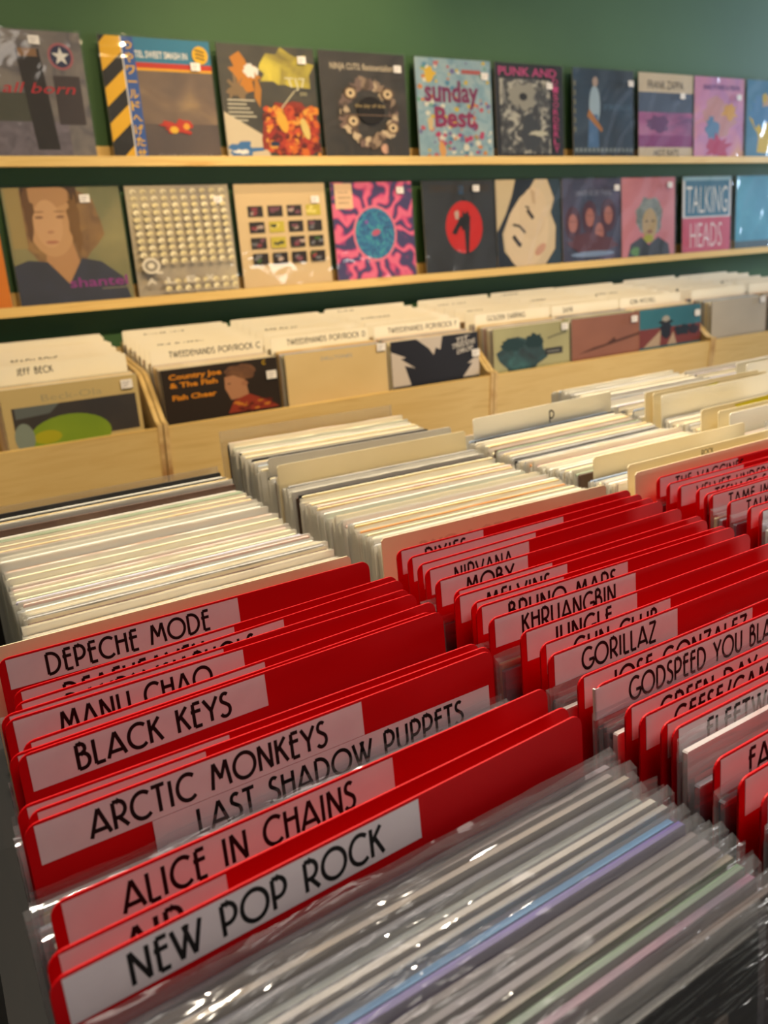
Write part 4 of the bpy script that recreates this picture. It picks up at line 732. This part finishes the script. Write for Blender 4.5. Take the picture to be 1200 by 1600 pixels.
plainF = 'clear-sleeved record with dull grey or beige edge, in front of the New Pop Rock divider'
FRONT = [('#8a7c84', '#74686e', plainF), ('#8c807c', '#6a5e5c', plainF), ('#a08e74', '#8c8278', 'clear-sleeved record with beige edge, third in front of the New Pop Rock divider'), ('#4e4c54', '#5c585c', plainF), ('#6c766e', '#7c827a', plainF),
         ('#c4bcac', '#aca498', 'clear-sleeved record with broad off-white edge in the front stack'), ('#98948c', '#847e78', plainF), ('#2a78a8', '#2f88b4', 'clear-sleeved record with bright blue edge in the front stack'), ('#4a3a84', '#54428c', 'clear-sleeved record with violet edge beside the blue one'), ('#6a5c56', '#4a4046', plainF), ('#5c5664', '#6e645e', plainF),
         ('#685e70', '#70665e', plainF), ('#9a8a70', '#5c5450', plainF), ('#4f6c4c', '#587456', 'clear-sleeved record with dull green edge near the bottom right'), ('#8a5068', '#56485c', 'clear-sleeved record with pink and plum edge near the bottom right'), ('#3c3438', '#5a4840', 'clear-sleeved record with dark brown edge, next to the frontmost one')]
yF0, yF1 = -2.3155, -2.428
for k, (c1, c2, lab) in enumerate(FRONT):
    y = yF0-0.006+(yF1-yF0)*k/(len(FRONT)-1); r = random.Random(k)
    sleeved(0.024+0.008*r.random()-0.006*k/18, y, None, 2.6-0.6*k/18, (c1, c2), lab, GF, dz=0.005*r.random()+0.002)
o = sleeved(0.000, -2.443, 0.974, 2.0, ('#1c1a18', '#221f1c'), 'dark record facing the camera, frontmost in the left bin, at the bottom right corner', GF)
b = MB()
for k, t in enumerate(('VENUS', 'HOUSE')): plain(b, t, 0.13, 0.235-0.07*k, 0.045, flat('#6a5e54'), 0.0021, 0.16)
b.build('cover_print', o)
# between the red dividers
def between(ya, yb, n, x, rot, bin_, words, hexes):
    for k in range(n):
        y = ya+(yb-ya)*(k+1)/(n+1); r = random.Random(int(-y*1e4))
        sleeved(x+0.006*(r.random()-0.5), y, None, rot, hexes[(k+int(-ya*500)) % len(hexes)], 'clear-sleeved record between the red dividers of the %s bin' % bin_, 'records between the red dividers of the %s bin' % bin_, dz=-0.004*r.random())
MUTED = [('#2a2830', '#38343c'), ('#8c8a90', '#787680'), ('#1c1c22', '#2a2a30'), ('#a8a49c', '#98948c'), ('#4a3a40', '#3a2e38'), ('#6c7078', '#5a5e68'), ('#c4b884', '#b0a060'), ('#d0ccc4', '#c0bcb4'), ('#302c40', '#403a50')]
for ya, yb, n, x, rot in ((-2.292, -2.266, 2, 0.024, 2.6), (-2.257, -2.208, 5, 0.026, 1.9), (-2.179, -2.140, 4, 0.032, 1.6), (-2.112, -2.097, 1, 0.038, 1.6), (-2.043, -2.006, 4, 0.047, 0.9)): between(ya, yb, n, x, rot, 'left', '', MUTED)
for ya, yb, n, x, rot in ((-2.055, -2.032, 2, 0.392, 0.4), (-2.079, -2.061, 1, 0.390, 0.2), (-2.141, -2.123, 1, 0.386, -0.3), (-2.170, -2.148, 2, 0.382, 0.1), (-2.239, -2.213, 3, 0.380, 0.7), (-2.283, -2.260, 3, 0.378, 0.9), (-2.350, -2.337, 1, 0.382, 1.5), (-2.369, -2.355, 1, 0.380, 1.6), (-2.43, -2.392, 5, 0.376, 2)): between(ya, yb, n, x, rot, 'middle', '', MUTED)
for ya, yb, n, x, rot in ((-1.966, -1.950, 1, 0.795, 0), (-2.045, -2.026, 2, 0.797, 0.2), (-2.068, -2.050, 1, 0.797, 0.2), (-2.13, -2.088, 5, 0.797, 0.4)): between(ya, yb, n, x, rot, 'right-hand', '', MUTED)
sleeved(0.385, -2.3285, 0.980, 1.4, ('#d8d0cc', '#cbb8b4'), 'white-sided record in a clear sleeve standing high before the divider labelled behind a sleeve', 'records between the red dividers of the middle bin')
# far left bin, only slivers in view
for k in range(16):
    r = random.Random(k+70); sleeved(-0.355+0.045*0.03*k+0.003*r.random(), -2.45+0.03*k, None, 1.0, MUTED[k % 9], 'clear-sleeved record in the bin at the far left edge', 'records in the far left bin', dz=0.0)
